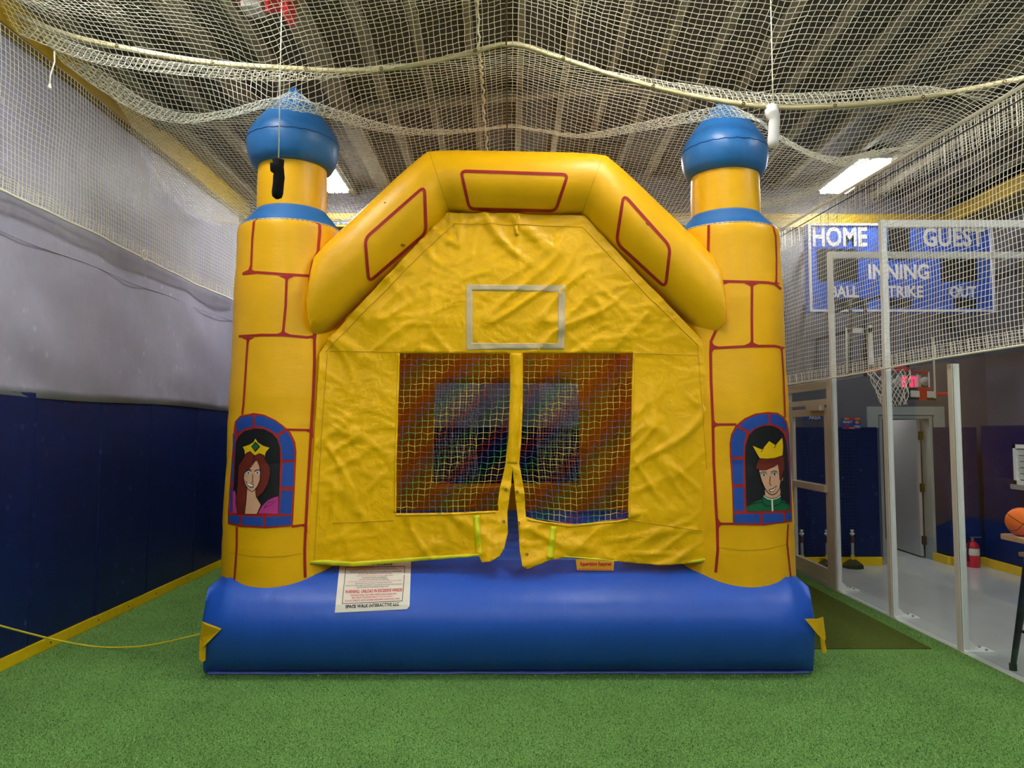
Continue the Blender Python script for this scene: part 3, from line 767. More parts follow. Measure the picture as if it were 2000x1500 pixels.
# painted outlines on towers
sL = Surf([tL], 560); sR = Surf([tR], 1440)
def outlines(tw, sf, lines, flares, name='brick_outline'):
    mb = MB()
    for pts, wd in lines: sf.line(mb, pts, wd, .003)
    for t in flares: sf.poly(mb, t, .0032, 0, 5)
    mb.build(name, M['red'], tw)
def tri(x, y, dx, dy): return [(x - dx, y), (x - dx * .25, y + dy * .35), (x, y + dy), (x + dx * .25, y + dy * .35), (x + dx, y)]
def trs(x, y, dx, dy): return [(x, y - dy), (x + dx * .35, y - dy * .25), (x + dx, y), (x + dx * .35, y + dy * .25), (x, y + dy)]
outlines(tL, sL, [
    (((497, 427), (493, 467), (491, 520), (489, 531)), 4), (((474, 535), (502, 532), (558, 536), (606, 539)), 5),
    (((624, 432), (624.5, 453), (621, 491), (611, 512), (605, 539), (606, 587), (609, 624), (616, 648), (614, 666), (614, 709), (612, 760), (609, 815), (607, 850), (604, 900), (601, 950), (598, 1010), (595, 1070), (595, 1087), (596, 1128)), 5.5),
    (((560, 541), (558, 597), (553, 650)), 5), (((467, 657), (510, 654.5), (553, 654.5), (600, 659), (614, 657)), 5),
    (((484.6, 658), (480.6, 720), (476, 790), (473.6, 810)), 4), (((556, 839), (602, 840), (609, 842)), 4.5), (((570, 1028), (598, 1025)), 4.5),
    (((463, 1029), (462.7, 1070), (457.5, 1142)), 4)],
    [tri(489, 532, 14, -14), tri(560, 539, 16, 15), tri(553, 654, 16, -14), tri(485, 659, 13, 14), trs(611, 841, -17, 16), trs(600, 1026, -15, 15), trs(616, 658, -16, 14)])
outlines(tR, sR, [
    (((1384.5, 440), (1383.4, 498.6), (1397, 522.6), (1404, 549), (1406.6, 581), (1405, 613), (1400.8, 640), (1389, 666.5), (1388, 688), (1389, 746), (1391, 790), (1392.4, 820), (1394, 900), (1398, 980), (1401, 1030), (1402, 1075), (1398, 1118)), 5.5),
    (((1404, 549), (1428, 549.8), (1465, 550.6), (1500, 552), (1513, 554.6), (1525, 565)), 5), (((1508, 437), (1514.6, 461), (1516.4, 506.6), (1516, 552)), 3),
    (((1468.5, 553), (1468, 613), (1468.7, 672)), 5), (((1389, 680), (1420, 678.5), (1468, 676), (1513, 676), (1530, 680)), 5),
    (((1526.5, 680), (1529.7, 733), (1531.6, 780), (1533, 816)), 3), (((1393, 829), (1438, 829)), 4.5), (((1402, 1023), (1434, 1023)), 4.5), (((1539, 1023), (1537, 1061), (1544, 1128)), 3)],
    [trs(1404, 552, 20, 20), tri(1468, 553, 15, 14), tri(1468, 675, 16, -15), tri(1515, 555, 9, -11), trs(1388, 678, 20, 15), trs(1392, 829, 16, 15), trs(1401, 1023, 16, 14), tri(1526, 678, 9, 12)])
for tw, sf, pts in ((tL, sL, ((448, 1079), (491, 1087), (526, 1088), (561, 1086), (595, 1080))), (tR, sR, ((1401, 1069), (1448, 1075), (1496, 1073), (1538, 1063)))):
    mb = MB(); sf.line(mb, pts, 1.6, .002); mb.build('stitched_seam', M['stitch'], tw)
M['smudge'] = mat('smudge', srgb(150, 112, 16), .6, .2)
# outlined cushions on the arch
sA = Surf([archF], 1000); mb = MB()
def rrect(c, r):
    out = []; n = len(c)
    for i in range(n):
        p = Vector(c[i]); a = (Vector(c[i - 1]) - p).normalized(); b = (Vector(c[(i + 1) % n]) - p).normalized()
        A_, B_ = p + a * r, p + b * r
        for t in (0, .25, .5, .75, 1): out.append(tuple(A_.lerp(p, t).lerp(p.lerp(B_, t), t)))
    out.append(out[0]); out.append(out[1]); return out
sA.line(mb, rrect([(900, 334), (1109, 341), (1085, 412), (917, 408)], 11), 6, .003)
mb.build('cushion_outline', M['red'], archF); mb = MB()
sA.line(mb, rrect([(829, 364), (832, 454), (720, 551), (713, 466)], 13), 6, .003)
mb.build('cushion_outline', M['red'], archF); mb = MB()
sA.line(mb, rrect([(1218, 380), (1309, 482), (1300, 562), (1204, 474)], 14), 6, .003)
mb.build('cushion_outline', M['red'], archF)
for cx_, cy_, r_ in ((1267, 437, 4.5), (787, 479, 4), (752, 396, 2)):
    mb = MB(); sA.poly(mb, [(cx_ + r_ * (1 + .4 * math.sin(k * 2.3)) * math.cos(k), cy_ + r_ * .8 * (1 + .3 * math.cos(k * 3.1)) * math.sin(k)) for k in np.linspace(0, 5.8, 12)], .002, 0, 4); mb.build('smudge', M['smudge'], archF)
mb = MB()
sA.line(mb, [(839, 299), (850, 330), (866, 380), (878, 413)], 1.2, .002); mb.build('stitched_seam', M['stitch'], archF); mb = MB(); sA.line(mb, [(1176, 306), (1164, 340), (1148, 385), (1138, 416)], 1.2, .002)
mb.build('stitched_seam', M['stitch'], archF)
# painted tower windows
PM = [M['red'], M['brickblue'], M['inkblack'], M['ink'], M['hair'], M['skin'], M['pink'], M['green'], M['white'], M['eye'], M['gold']]
RED, BLU, BLK, INK, HAIR, SKIN, PINK, GRN, WHT, EYE_, GOLD = range(11)
def painter(sf, ox, oy):
    mb = MB(); st = {'k': 0}
    def cv(p): return [(ox + a / 5, oy + b / 5) for a, b in p]
    def poly(p, m, layer): sf.poly(mb, cv(p), .004 + .0012 * layer, m, 6)
    def line(p, wd, layer, m=INK): sf.line(mb, cv(p), wd / 5, .004 + .0012 * layer, m)
    return mb, poly, line
mb, poly, line = painter(sL, 430, 780)
poly([(140, 270), (150, 215), (200, 160), (330, 133), (430, 148), (540, 200), (620, 258), (690, 325), (732, 415), (744, 500), (737, 700), (727, 900), (714, 1160), (706, 1238), (450, 1258), (200, 1244), (80, 1216), (80, 1100), (100, 800), (125, 480)], RED, 0)
for b in ([(160, 220), (205, 175), (322, 158), (322, 262), (240, 285), (170, 335)], [(345, 158), (430, 165), (540, 215), (632, 288), (555, 340), (480, 290), (400, 262), (345, 262)], [(650, 312), (690, 370), (715, 440), (725, 500), (720, 590), (610, 588), (600, 480), (570, 370)], [(612, 618), (718, 615), (712, 855), (600, 852)],
          [(596, 890), (710, 893), (695, 1120), (583, 1112)], [(448, 1150), (692, 1138), (688, 1225), (448, 1240)], [(216, 1142), (424, 1150), (420, 1238), (216, 1225)], [(90, 1130), (196, 1140), (194, 1220), (90, 1198)],
          [(130, 330), (150, 350), (140, 560), (128, 560)], [(120, 590), (136, 590), (130, 820), (112, 820)], [(108, 850), (128, 850), (120, 1100), (98, 1100)]): poly(b, BLU, 1)
poly([(160, 420), (185, 360), (240, 310), (340, 284), (430, 290), (510, 330), (560, 390), (585, 470), (588, 600), (580, 850), (570, 1115), (130, 1110), (135, 880), (148, 600)], BLK, 1)
poly([(128, 1110), (132, 905), (150, 890), (175, 1000), (180, 1112)], PINK, 2)
poly([(370, 1112), (410, 1040), (470, 980), (530, 952), (570, 944), (567, 1116)], PINK, 2)
poly([(225, 462), (290, 440), (330, 415), (350, 380), (372, 415), (420, 448), (488, 472), (455, 510), (440, 560), (248, 550), (245, 500)], GOLD, 2)
line([(225, 462), (290, 440), (330, 415), (350, 380), (372, 415), (420, 448), (488, 472), (455, 510), (440, 550)], 5, 3)
poly([(350, 410), (395, 460), (348, 515), (310, 460)], INK, 3); poly([(350, 422), (385, 460), (348, 502), (320, 460)], GRN, 4)
poly([(262, 525), (300, 508), (342, 545), (390, 528), (430, 545), (452, 600), (490, 660), (494, 730), (470, 830), (420, 910), (370, 960), (300, 960), (266, 1000), (248, 1114), (178, 1112), (162, 1000), (178, 820), (188, 640), (228, 580)], HAIR, 3)
poly([(275, 840), (350, 860), (352, 930), (375, 985), (405, 1030), (365, 1118), (248, 1116), (262, 990)], SKIN, 4)
poly([(345, 606), (372, 600), (392, 660), (400, 720), (395, 790), (370, 850), (340, 890), (315, 900), (285, 880), (255, 830), (238, 770), (245, 720), (290, 680)], SKIN, 5)
line([(345, 606), (320, 650), (245, 722), (238, 770), (255, 830), (285, 880), (315, 900), (340, 890), (370, 850), (395, 790), (400, 720), (390, 650), (372, 600)], 6, 6)
line([(262, 525), (300, 508), (342, 548), (390, 528), (430, 545), (452, 600), (490, 660), (494, 730), (470, 830), (420, 910), (372, 955)], 5, 4)
line([(342, 548), (335, 600), (345, 606)], 6, 6); line([(262, 525), (228, 580), (188, 640), (178, 820), (162, 1000), (178, 1112)], 5, 4); line([(268, 900), (262, 990), (248, 1114)], 5, 5); line([(352, 900), (358, 950), (405, 1030), (365, 1118)], 5, 5)
line([(268, 700), (290, 690), (312, 704)], 8, 6); line([(340, 704), (365, 688), (394, 690)], 8, 6); line([(290, 684), (318, 690)], 6, 6)
for cx_ in (285, 372):
    poly([(cx_ - 22, 716), (cx_, 700), (cx_ + 20, 716), (cx_, 740)], WHT, 6); poly([(cx_ - 11, 716), (cx_, 702), (cx_ + 12, 716), (cx_, 734)], EYE_, 7); poly([(cx_ - 4, 716), (cx_, 710), (cx_ + 4, 716), (cx_, 724)], INK, 8)
line([(325, 735), (325, 790), (332, 806), (312, 812)], 5, 6)
poly([(255, 785), (275, 815), (335, 828), (333, 862), (300, 860), (272, 835)], INK, 6); poly([(272, 815), (330, 834), (328, 854), (300, 850), (278, 832)], WHT, 7)
line([(432, 1060), (470, 1010), (548, 988), (510, 1025), (432, 1060)], 4, 3); line([(370, 1112), (410, 1040), (470, 980), (530, 952), (570, 944)], 5, 3)
mb.build('painted_window', PM, tL)
mb, poly, line = painter(sR, 1370, 780)
poly([(275, 430), (290, 340), (330, 260), (420, 185), (520, 140), (650, 122), (740, 130), (800, 170), (832, 220), (848, 300), (860, 500), (872, 850), (880, 1080), (880, 1196), (600, 1232), (308, 1226), (303, 1000), (298, 850), (278, 560)], RED, 0)
for b in ([(365, 255), (440, 195), (540, 152), (650, 144), (652, 236), (560, 258), (465, 312)], [(672, 142), (740, 150), (790, 185), (825, 245), (828, 310), (800, 300), (755, 258), (672, 236)], [(345, 276), (435, 328), (415, 420), (404, 555), (296, 562), (288, 430), (305, 340)], [(300, 590), (406, 588), (412, 825), (306, 822)],
          [(312, 856), (412, 862), (418, 1085), (316, 1088)], [(316, 1122), (562, 1116), (568, 1212), (320, 1205)], [(592, 1116), (790, 1112), (795, 1198), (592, 1210)], [(815, 1112), (876, 1106), (876, 1180), (818, 1194)],
          [(836, 330), (850, 330), (856, 560), (846, 560)], [(848, 590), (858, 590), (866, 840), (856, 840)], [(860, 870), (870, 870), (876, 1080), (868, 1080)]): poly(b, BLU, 1)
poly([(425, 560), (430, 450), (460, 350), (520, 290), (600, 258), (680, 255), (750, 285), (800, 340), (825, 420), (845, 650), (860, 1080), (440, 1095), (432, 900)], BLK, 1)
poly([(440, 1040), (520, 1000), (590, 975), (600, 930), (640, 960), (680, 968), (740, 955), (765, 930), (775, 980), (850, 1020), (858, 1082), (440, 1094)], GRN, 2)
line([(440, 1042), (520, 1012), (590, 1005)], 7, 3); line([(775, 1002), (850, 1024)], 7, 3); line([(600, 930), (588, 960), (590, 1005), (625, 1038), (670, 1045)], 7, 3); line([(765, 930), (776, 970), (772, 1010), (740, 1032), (700, 1040)], 7, 3)
line([(605, 940), (640, 968), (680, 975), (730, 965), (765, 940)], 14, 3, WHT); line([(683, 978), (688, 1092)], 15, 3, WHT)
poly([(615, 880), (760, 850), (762, 930), (730, 958), (680, 966), (640, 958), (612, 935)], SKIN, 4); line([(612, 905), (612, 940), (640, 960), (680, 968), (730, 958), (762, 930)], 6, 5)
poly([(552, 690), (620, 690), (735, 625), (748, 700), (762, 780), (785, 745), (784, 790), (765, 800), (752, 870), (720, 915), (680, 934), (645, 915), (610, 865), (580, 790), (565, 740)], SKIN, 5)
line([(552, 690), (565, 745), (580, 795), (610, 865), (645, 915), (680, 934), (720, 915), (752, 870), (765, 795), (785, 745)], 7, 6)
poly([(530, 680), (528, 650), (545, 600), (565, 575), (680, 575), (780, 545), (796, 600), (795, 680), (775, 740), (770, 790), (752, 788), (748, 700), (735, 628), (700, 655), (620, 690), (560, 690)], HAIR, 6)
line([(530, 680), (560, 690), (620, 690), (700, 655), (735, 628), (748, 700), (754, 788), (770, 790), (776, 740), (795, 680)], 5, 7)
poly([(495, 453), (580, 490), (600, 470), (650, 408), (712, 448), (775, 373), (784, 460), (778, 545), (700, 572), (620, 578), (562, 574), (530, 520)], GOLD, 7)
line([(572, 515), (600, 472)], 6, 8); line([(695, 478), (715, 446)], 6, 8); line([(562, 576), (620, 580), (700, 574), (780, 546)], 5, 8)
line([(562, 722), (590, 708), (628, 712)], 7, 6); line([(668, 710), (700, 698), (728, 706)], 7, 6)
for cx_, cy_ in ((602, 740), (702, 733)):
    poly([(cx_ - 32, cy_), (cx_ - 10, cy_ - 16), (cx_ + 18, cy_ - 12), (cx_ + 28, cy_), (cx_, cy_ + 14)], WHT, 6); poly([(cx_ - 16, cy_), (cx_, cy_ - 15), (cx_ + 15, cy_), (cx_, cy_ + 13)], EYE_, 7); poly([(cx_ - 6, cy_), (cx_, cy_ - 7), (cx_ + 6, cy_), (cx_, cy_ + 7)], INK, 8)
    line([(cx_ - 32, cy_), (cx_ - 10, cy_ - 17), (cx_ + 18, cy_ - 13), (cx_ + 30, cy_ - 2)], 5, 8)
line([(662, 750), (658, 825), (672, 842)], 6, 6)
poly([(648, 880), (690, 868), (725, 838), (712, 880), (690, 900), (660, 905)], INK, 6); poly([(658, 884), (692, 876), (716, 852), (706, 878), (688, 894), (664, 898)], WHT, 7)
mb.build('painted_window', PM, tR)
# warning label and supervision sign on the base, anchor flaps
sB = Surf([base], 1000); mb = MB()
LQ = [(664, 1098), (803, 1097), (796, 1189), (654, 1197)]
sB.poly(mb, [(664, 1096), (803, 1096), (800, 1184), (795, 1190), (654, 1197)], .004, 0, 6)
def lb(u0, v0, u1, v1):
    tl, tr, br, bl = [Vector(p) for p in LQ]
    q = lambda u, v_: tuple(tl.lerp(tr, u).lerp(bl.lerp(br, u), v_)); return [q(u0, v0), q(u1, v0), q(u1, v1), q(u0, v1)]
fr = lb(.09, .108, .92, .835)
for i in range(4): sB.line(mb, [fr[i], fr[(i + 1) % 4]], 1.1, .005, 1)
def lt(t, u0, u1, v0, v1, m, bold=.02): sB.text(mb, t, lb(u0, v0, u1, v1), .0055, m, bold)
lt('JUMP AND BOUNCE', .24, .74, .045, .095, 1, .04)
rows = [('ALL RIDERS MUST REMOVE SHOES AND SHARP OBJECTS', .25, .8, 4), ('REMOVE SHOES TO AVOID INJURY AND NO GLASSES', .22, .82, 4), ('DO NOT ALLOW RIDERS UNDER THE AGE TO MIX WITH OLDER RIDERS', .16, .88, 3), ('DO NOT JUMP OR BOUNCE AGAINST NETTING', .28, .74, 3), ('NO FLIPS OR ROUGH PLAY AT ANY TIME INSIDE', .26, .76, 4), ('ATTENDANT MUST BE PRESENT', .33, .68, 3), ('DO NOT USE WHEN WET OR RAINING', .3, .7, 3),
        ('CAUTION: SHOULD BE SUPERVISED WHEN ENTERING OR LEAVING, DISMOUNT ONE AT A TIME', .14, .88, 4), ('NEVER JUMP & PLAY IN PARTIALLY INFLATED SPACE WALK', .24, .76, 3), ('QUANTITY OF RIDERS, LIMITED ACCORDING TO AGE GROUPS, ARE CONTROLLED BY OPERATOR', .115, .905, 3), ('CAUTION INSTRUCTIONS INSIDE OF SPACE WALK', .27, .72, 3)]
for i, (t, a, b, m) in enumerate(rows): lt(t, a, b, .124 + .0385 * i, .124 + .0385 * i + .026, m, .01)
lt('WARNING:  UNLOAD IN EXCESSIVE WINDS!', .115, .905, .565, .635, 2, .03)
for i, (t, a, b) in enumerate((('THIS SPACE WALK CAN TURN OVER IN HIGH WINDS AND', .19, .83), ('MAY RESULT IN SEVERE INJURY TO OCCUPANTS', .22, .78), ('DO NOT OPERATE UNTIL ADVERSE WEATHER CONDITIONS CEASE', .13, .88))): lt(t, a, b, .66 + .053 * i, .695 + .053 * i, 2, .015)
lt('SPACE WALK INTERACTIVE LLC', .14, .88, .862, .925, 1, .03)
mb.build('warning_label', [M['label'], M['ink'], M['textred'], M['textgrey'], M['textpale']], base)
mb = MB(); sB.poly(mb, [(1124, 1092), (1200, 1092), (1198, 1116), (1127, 1115)], .006, 0, 5)
sB.line(mb, [(1128, 1113), (1196, 1114)], 1.2, .007, 1); sB.text(mb, 'Supervision Required', [(1133, 1099), (1194, 1099), (1194, 1109), (1133, 1109)], .0075, 1, .04)
mb.build('supervision_sign', [M['sign'], M['textred']], base)
def flap(name, pts, Y, m, th=.006):
    q = [P(a, b, Y + (c if len(t) > 2 else 0)) for t in pts for (a, b, c) in [(t[0], t[1], t[2] if len(t) > 2 else 0)]]
    n = len(q); v = [tuple(p) for p in q] + [(p.x, p.y + th, p.z) for p in q]
    return MB().add(v, [tuple(range(n)), tuple(range(n, 2 * n))[::-1]] + [(i, (i + 1) % n, n + (i + 1) % n, n + i) for i in range(n)]).build(name, m, castle)
M['flap'] = mat('yellow_flap', srgb(232, 182, 10), .45, .35, bump=[(30, .6, .006, WR)])
flap('anchor_flap', [(394, 1214, .06), (404, 1221, 0), (432, 1228, -.02), (430, 1231, -.02), (396, 1265, .02), (391, 1252, .06)], 5.45, M['flap'])
flap('anchor_strap', [(390, 1250), (402, 1258), (401, 1290), (396, 1293), (389, 1288)], 5.5, M['flap'])
flap('anchor_flap', [(1572, 1209, -.02), (1597, 1209, 0), (1608, 1205, .06), (1613, 1246, .05), (1611, 1252, .03), (1598, 1240, 0)], 5.46, M['flap'])
flap('anchor_strap', [(1602, 1244), (1610, 1248), (1615, 1272), (1610, 1277), (1605, 1272)], 5.6, M['flap'])
# yellow tie cord from the castle corner to the left
pts = []
cd = [PX(-60, 1204, XL + .1), PX(0, 1222, XL + .11), PX(60, 1238, XL + .14), PX(110, 1250, XL + .2), PZ(170, 1261, .012), PZ(220, 1265, .012), P(280, 1262, 6.1), P(330, 1253, 5.92), P(390, 1239, 5.68)]
def smooth_path(q, n=8):
    out = []
    for i in range(len(q) - 1):
        p0, p1, p2, p3 = q[max(i - 1, 0)], q[i], q[i + 1], q[min(i + 2, len(q) - 1)]
        for k in range(n):
            t = k / n
            out.append(.5 * ((2 * p1) + (p2 - p0) * t + (2 * p0 - 5 * p1 + 4 * p2 - p3) * t * t + (3 * p1 - p0 - 3 * p2 + p3) * t ** 3))
    out.append(q[-1]); return out
o = MB().tube(smooth_path(cd), .0075, 8).build('tie_cord', M['cord'], smooth=True)
tag(o, 'thin yellow cord running from the castle corner over turf to left wall', 'cord')

# ================================================================= NETTING
CELL = .046
def pcurve(xs, ys):
    """monotone-ish cubic through points"""
    xs = np.array(xs, float); ys = np.array(ys, float); d = np.gradient(ys, xs)
    def f(x):
        x = np.clip(x, xs[0], xs[-1]); i = np.clip(np.searchsorted(xs, x) - 1, 0, len(xs) - 2)
        h = xs[i + 1] - xs[i]; t = (x - xs[i]) / h
        return (2 * t ** 3 - 3 * t ** 2 + 1) * ys[i] + (t ** 3 - 2 * t ** 2 + t) * h * d[i] + (-2 * t ** 3 + 3 * t ** 2) * ys[i + 1] + (t ** 3 - t ** 2) * h * d[i + 1]
    return f
def row_from_px(pts):
    q = [P(a, b, c) for a, b, c in pts]; X = [p.x for p in q]
    return pcurve(X, [p.y for p in q]), pcurve(X, [p.z for p in q])
NX0, NX1 = -3.8, 3.72
Xg = np.linspace(NX0, NX1, 170)
def fix(v): return lambda x: np.full_like(x, v)
pipe = [(0, 50, 5.43), (80, 84, 5.43), (150, 112, 5.43), (300, 140, 5.43), (400, 150, 5.43), (550, 158, 5.43), (650, 152, 5.43), (800, 130, 5.43), (900, 110, 5.43), (960, 97, 5.43), (1000, 90, 5.43), (1040, 98, 5.43), (1100, 118, 5.43), (1200, 148, 5.43), (1350, 183, 5.43), (1500, 203, 5.43), (1600, 203, 5.43), (1700, 197, 5.43), (1800, 186, 5.43), (1970, 158, 5.43)]
fold2 = [(72, 85, 5.95), (130, 128, 6.0), (200, 178, 6.05), (260, 215, 6.1), (340, 240, 6.1), (430, 232, 6.0), (530, 213, 5.7), (600, 220, 5.72), (660, 236, 5.95), (720, 252, 6.2), (790, 263, 6.4), (870, 262, 6.6), (950, 254, 6.75), (1000, 248, 6.78), (1050, 256, 6.72), (1140, 270, 6.6), (1240, 258, 6.3), (1330, 243, 6.0), (1410, 231, 5.8), (1470, 240, 5.8), (1540, 283, 6.0), (1600, 312, 6.2), (1660, 325, 6.3), (1740, 305, 6.4), (1830, 262, 6.35)]
pY, pZ = row_from_px(pipe); gY, gZ = row_from_px(fold2)
mid = lambda x, t, lift: (pY(x) * (1 - t) + gY(x) * t, pZ(x) * (1 - t) + gZ(x) * t + lift)
rows = []
cen = np.exp(-(Xg / .9) ** 2)
rows.append((fix(2.6)(Xg), 4.62 + .1 * cen)); rows.append((fix(3.6)(Xg), 4.6 + .13 * cen)); rows.append((fix(4.4)(Xg), 4.66 + .08 * cen))
a, b = pY(Xg), pZ(Xg)
rows.append((a - .42, np.maximum(b + .14, 4.5) * .5 + .5 * (b + .14))); rows.append((a - .1, b + .015)); rows.append((a, b))
rows.append((a + .13, b + .15 - .14 * cen))
m1 = mid(Xg, .5, 0); rows.append((m1[0], m1[1] + .10))
g1, g2 = gY(Xg), gZ(Xg)
rows.append((g1 - .14, g2 + .02)); rows.append((g1, g2)); rows.append((g1 + .1, g2 + .075 - .03 * cen)); rows.append((g1 + .35, g2 + .19 - .06 * cen))
back = .5 * g2 + .5 * 4.5
rows.append((fix(7.6)(Xg), back + .04 * np.sin(Xg * 2.1))); rows.append((fix(8.5)(Xg), fix(4.36)(Xg) + .06 * np.cos(Xg * 1.9) + .05 * (np.abs(Xg) / 3.7)))
rows.append((fix(9.3)(Xg), fix(4.5)(Xg))); rows.append((fix(9.95)(Xg), fix(4.66)(Xg)))
RY = np.array([r[0] for r in rows]); RZ = np.array([r[1] for r in rows])
# refine along the rows (Catmull-Rom) and respace evenly by length on each column
def catmull(A, n=14):
    out = []
    for i in range(len(A) - 1):
        p0, p1, p2, p3 = A[max(i - 1, 0)], A[i], A[i + 1], A[min(i + 2, len(A) - 1)]
        for k in range(n):
            t = k / n; out.append(.5 * ((2 * p1) + (p2 - p0) * t + (2 * p0 - 5 * p1 + 4 * p2 - p3) * t * t + (3 * p1 - p0 - 3 * p2 + p3) * t ** 3))
    out.append(A[-1]); return np.array(out)
DY, DZ_ = catmull(RY), catmull(RZ)
tips = [(-TX, YT, 4.775), (TX, YT, 4.675), (-TX, YTB, 4.745), (TX, YTB, 4.685)]
for (tx, ty, tz) in tips:
    r = np.sqrt((Xg[None, :] - tx) ** 2 + (DY - ty) ** 2); need = tz - .93 * np.sqrt(r * r + .004)
    need = np.where(r < .6, need, -9); k = .03
    DZ_ = np.where(need > DZ_, need, DZ_)
def ztop(Y): return 4.30 + .053 * (Y - 5.27)
wx = np.clip((Xg - 2.9) / .82, 0, 1)[None, :] ** 2 * np.clip((DY - 4.2) / 1.2, 0, 1)
DZ_ = DZ_ * (1 - wx) + (ztop(DY) + .02) * wx
seg = np.sqrt(np.diff(DY, axis=0) ** 2 + np.diff(DZ_, axis=0) ** 2)
cl = np.vstack([np.zeros((1, seg.shape[1])), np.cumsum(seg, 0)]); tot = cl[-1].mean(); nrow = int(tot / CELL)
G = np.zeros((nrow + 1, len(Xg), 3))
for j in range(len(Xg)):
    s = np.linspace(0, cl[-1, j], nrow + 1); G[:, j, 0] = Xg[j]; G[:, j, 1] = np.interp(s, cl[:, j], DY[:, j]); G[:, j, 2] = np.interp(s, cl[:, j], DZ_[:, j])
G[1:-1, 1:-1] += np.random.uniform(-.004, .004, G[1:-1, 1:-1].shape)
G[:, :, 2] = np.minimum(G[:, :, 2], 4.98)
rn = thing('overhead_net', 'cream batting cage net sagging overhead and draped over the castle towers', 'net', (0, 6, 4.4))
twine(G, .0028, 'netting', M['net'], rn)['kind'] = 'stuff'
# webbing strap with grommets across the sag
strap = [(0, 18, 5.43), (80, 52, 5.43), (150, 76, 5.43), (230, 94, 5.43), (400, 124, 5.43), (550, 136, 5.43), (680, 142, 5.43), (760, 138, 5.43), (900, 112, 5.43), (1000, 90, 5.43), (1080, 113, 5.43), (1200, 152, 5.43), (1350, 190, 5.43), (1500, 212, 5.43), (1620, 211, 5.43), (1800, 193, 5.43), (1965, 162, 5.43), (2040, 146, 5.43)]
sY, sZ = row_from_px(strap); xx = np.linspace(NX0, NX1 + .2, 92)
v = []; f = []
for i, x in enumerate(xx):
    z = float(sZ(np.array([x]))[0]); y_ = 5.40
    v += [(x, y_, z - .022), (x, y_ - .006, z), (x, y_, z + .022), (x, y_ + .01, z)]
    if i:
        for k in range(4): a = (i - 1) * 4 + k; b = (i - 1) * 4 + (k + 1) % 4; f.append((a, b, b + 4, a + 4))
MB().add(v, f).build('webbing_strap', M['strap'], rn, smooth=True)
for px_ in (228, 415, 598, 745, 928, 1100, 1275, 1450, 1628, 1800, 1960):
    p = P(px_, 100, 5.39); z = float(sZ(np.array([p.x]))[0])
    MB().tube([Vector((p.x + .011 * math.cos(q), 5.388, z + .011 * math.sin(q))) for q in np.linspace(0, 2 * PI, 12, endpoint=False)], .004, 6, closed=True).build('grommet', M['metal'], rn, smooth=True)
# ridge cable under which the net is hung, and a laced seam
def net_z(x, y_):
    j = int(np.argmin(np.abs(Xg - x))); i = int(np.argmin(np.abs(G[:, j, 1] - y_))); return G[i, j]
col = int(np.argmin(np.abs(Xg - .0)))
mb = MB(); mb.tube([tuple(p + np.array((0, 0, -.006))) for p in G[:, col]], .006, 6)
mb.build('ridge_cable', M['cable'], rn, smooth=True)
c2 = [G[i, int(np.clip(col - 4 - (len(G) - i) * .0, 0, 999))] for i in range(len(G))]
mb = MB(); mb.tube([tuple(p + np.array((-.03 + .008 * math.sin(i * 1.9), 0, -.008 + .006 * math.cos(i * 2.3)))) for i, p in enumerate(c2)], [.006 + .003 * (i % 3) for i in range(len(c2))], 5)
mb.build('laced_seam', M['net'], rn, smooth=True)
# hanging side nets
def wall_net(name, label, x0, ya, yb, z0f, z1, cell, ripple, seed, sag=0, slope=0):
    ny = int((yb - ya) / cell); nz = int((z1 - z0f) / cell); Gn = np.zeros((nz + 1, ny + 1, 3))
    for i in range(nz + 1):
        for j in range(ny + 1):
            t = i / nz; yy = ya + (yb - ya) * j / ny
            z = z0f + (z1 + slope * (yy - 5.27) - z0f) * t + sag * (1 - t) * math.sin(yy * 1.3)
            x = x0 + ripple * noise.noise(Vector((yy * 1.1, z * .9, seed))) + ripple * .5 * noise.noise(Vector((yy * 3, z * 1.2, seed + 4)))
            Gn[i, j] = (x, yy + .012 * math.sin(i * .35 + seed), z)
    r = thing(name, label, 'net', (x0, (ya + yb) / 2, z0f))
    twine(Gn, .0026, 'netting', M['net'], r)['kind'] = 'stuff'
    mb = MB(); mb.tube([tuple(p) for p in Gn[0]], .010, 6); mb.build('bottom_rope', M['net'], r, smooth=True)
    def band(a, b, nm):
        Q = Gn[a:b].copy(); Q[:, :, 1] += cell * .5; Q[:, :, 2] += cell * .42; Q[:, :, 0] += .012 * np.sin(np.arange(Q.shape[1]) * 1.3)[None, :]
        twine(Q, .0026, nm, M['net'], r)['kind'] = 'stuff'
    band(0, 3, 'doubled_hem')
    if slope: band(nz - 6, nz, 'gathered_band')
    return r, Gn
zb = PX(0, 372, XL + .16).z
r, Gn = wall_net('side_net', 'cream net hanging down the left wall over the grey tarp', XL + .16, .0, 9.95, zb, 4.83, CELL, .03, 1, .012)
p = PX(282, 498, XL + .2); 
MB().tube([p + Vector((0, .05 * math.cos(q), .05 * math.sin(q))) for q in np.linspace(0, 2 * PI, 16, endpoint=False)], .006, 6, closed=True).build('tie_ring', M['net'], r, smooth=True)
zr = PX(1995, 676, XG - .08).z
r, Gn = wall_net('side_net', 'cream net curtain on the right hanging in front of scoreboard and tall posts', XG - .08, .0, 9.95, zr, 4.30, CELL, .035, 6, .01, .053)
mb = MB(); mb.tube([(XG - .08, 9.95 * i / 40, ztop(9.95 * i / 40)) for i in range(41)], .016, 8); mb.build('gathered_edge', M['net'], r, smooth=True)
mb = MB(); mb.tube([(XG - .14, 0, 3.9), (XG - .14, 9.95, 4.42)], .005, 6); mb.build('tension_cable', M['gasket'], r, smooth=True)
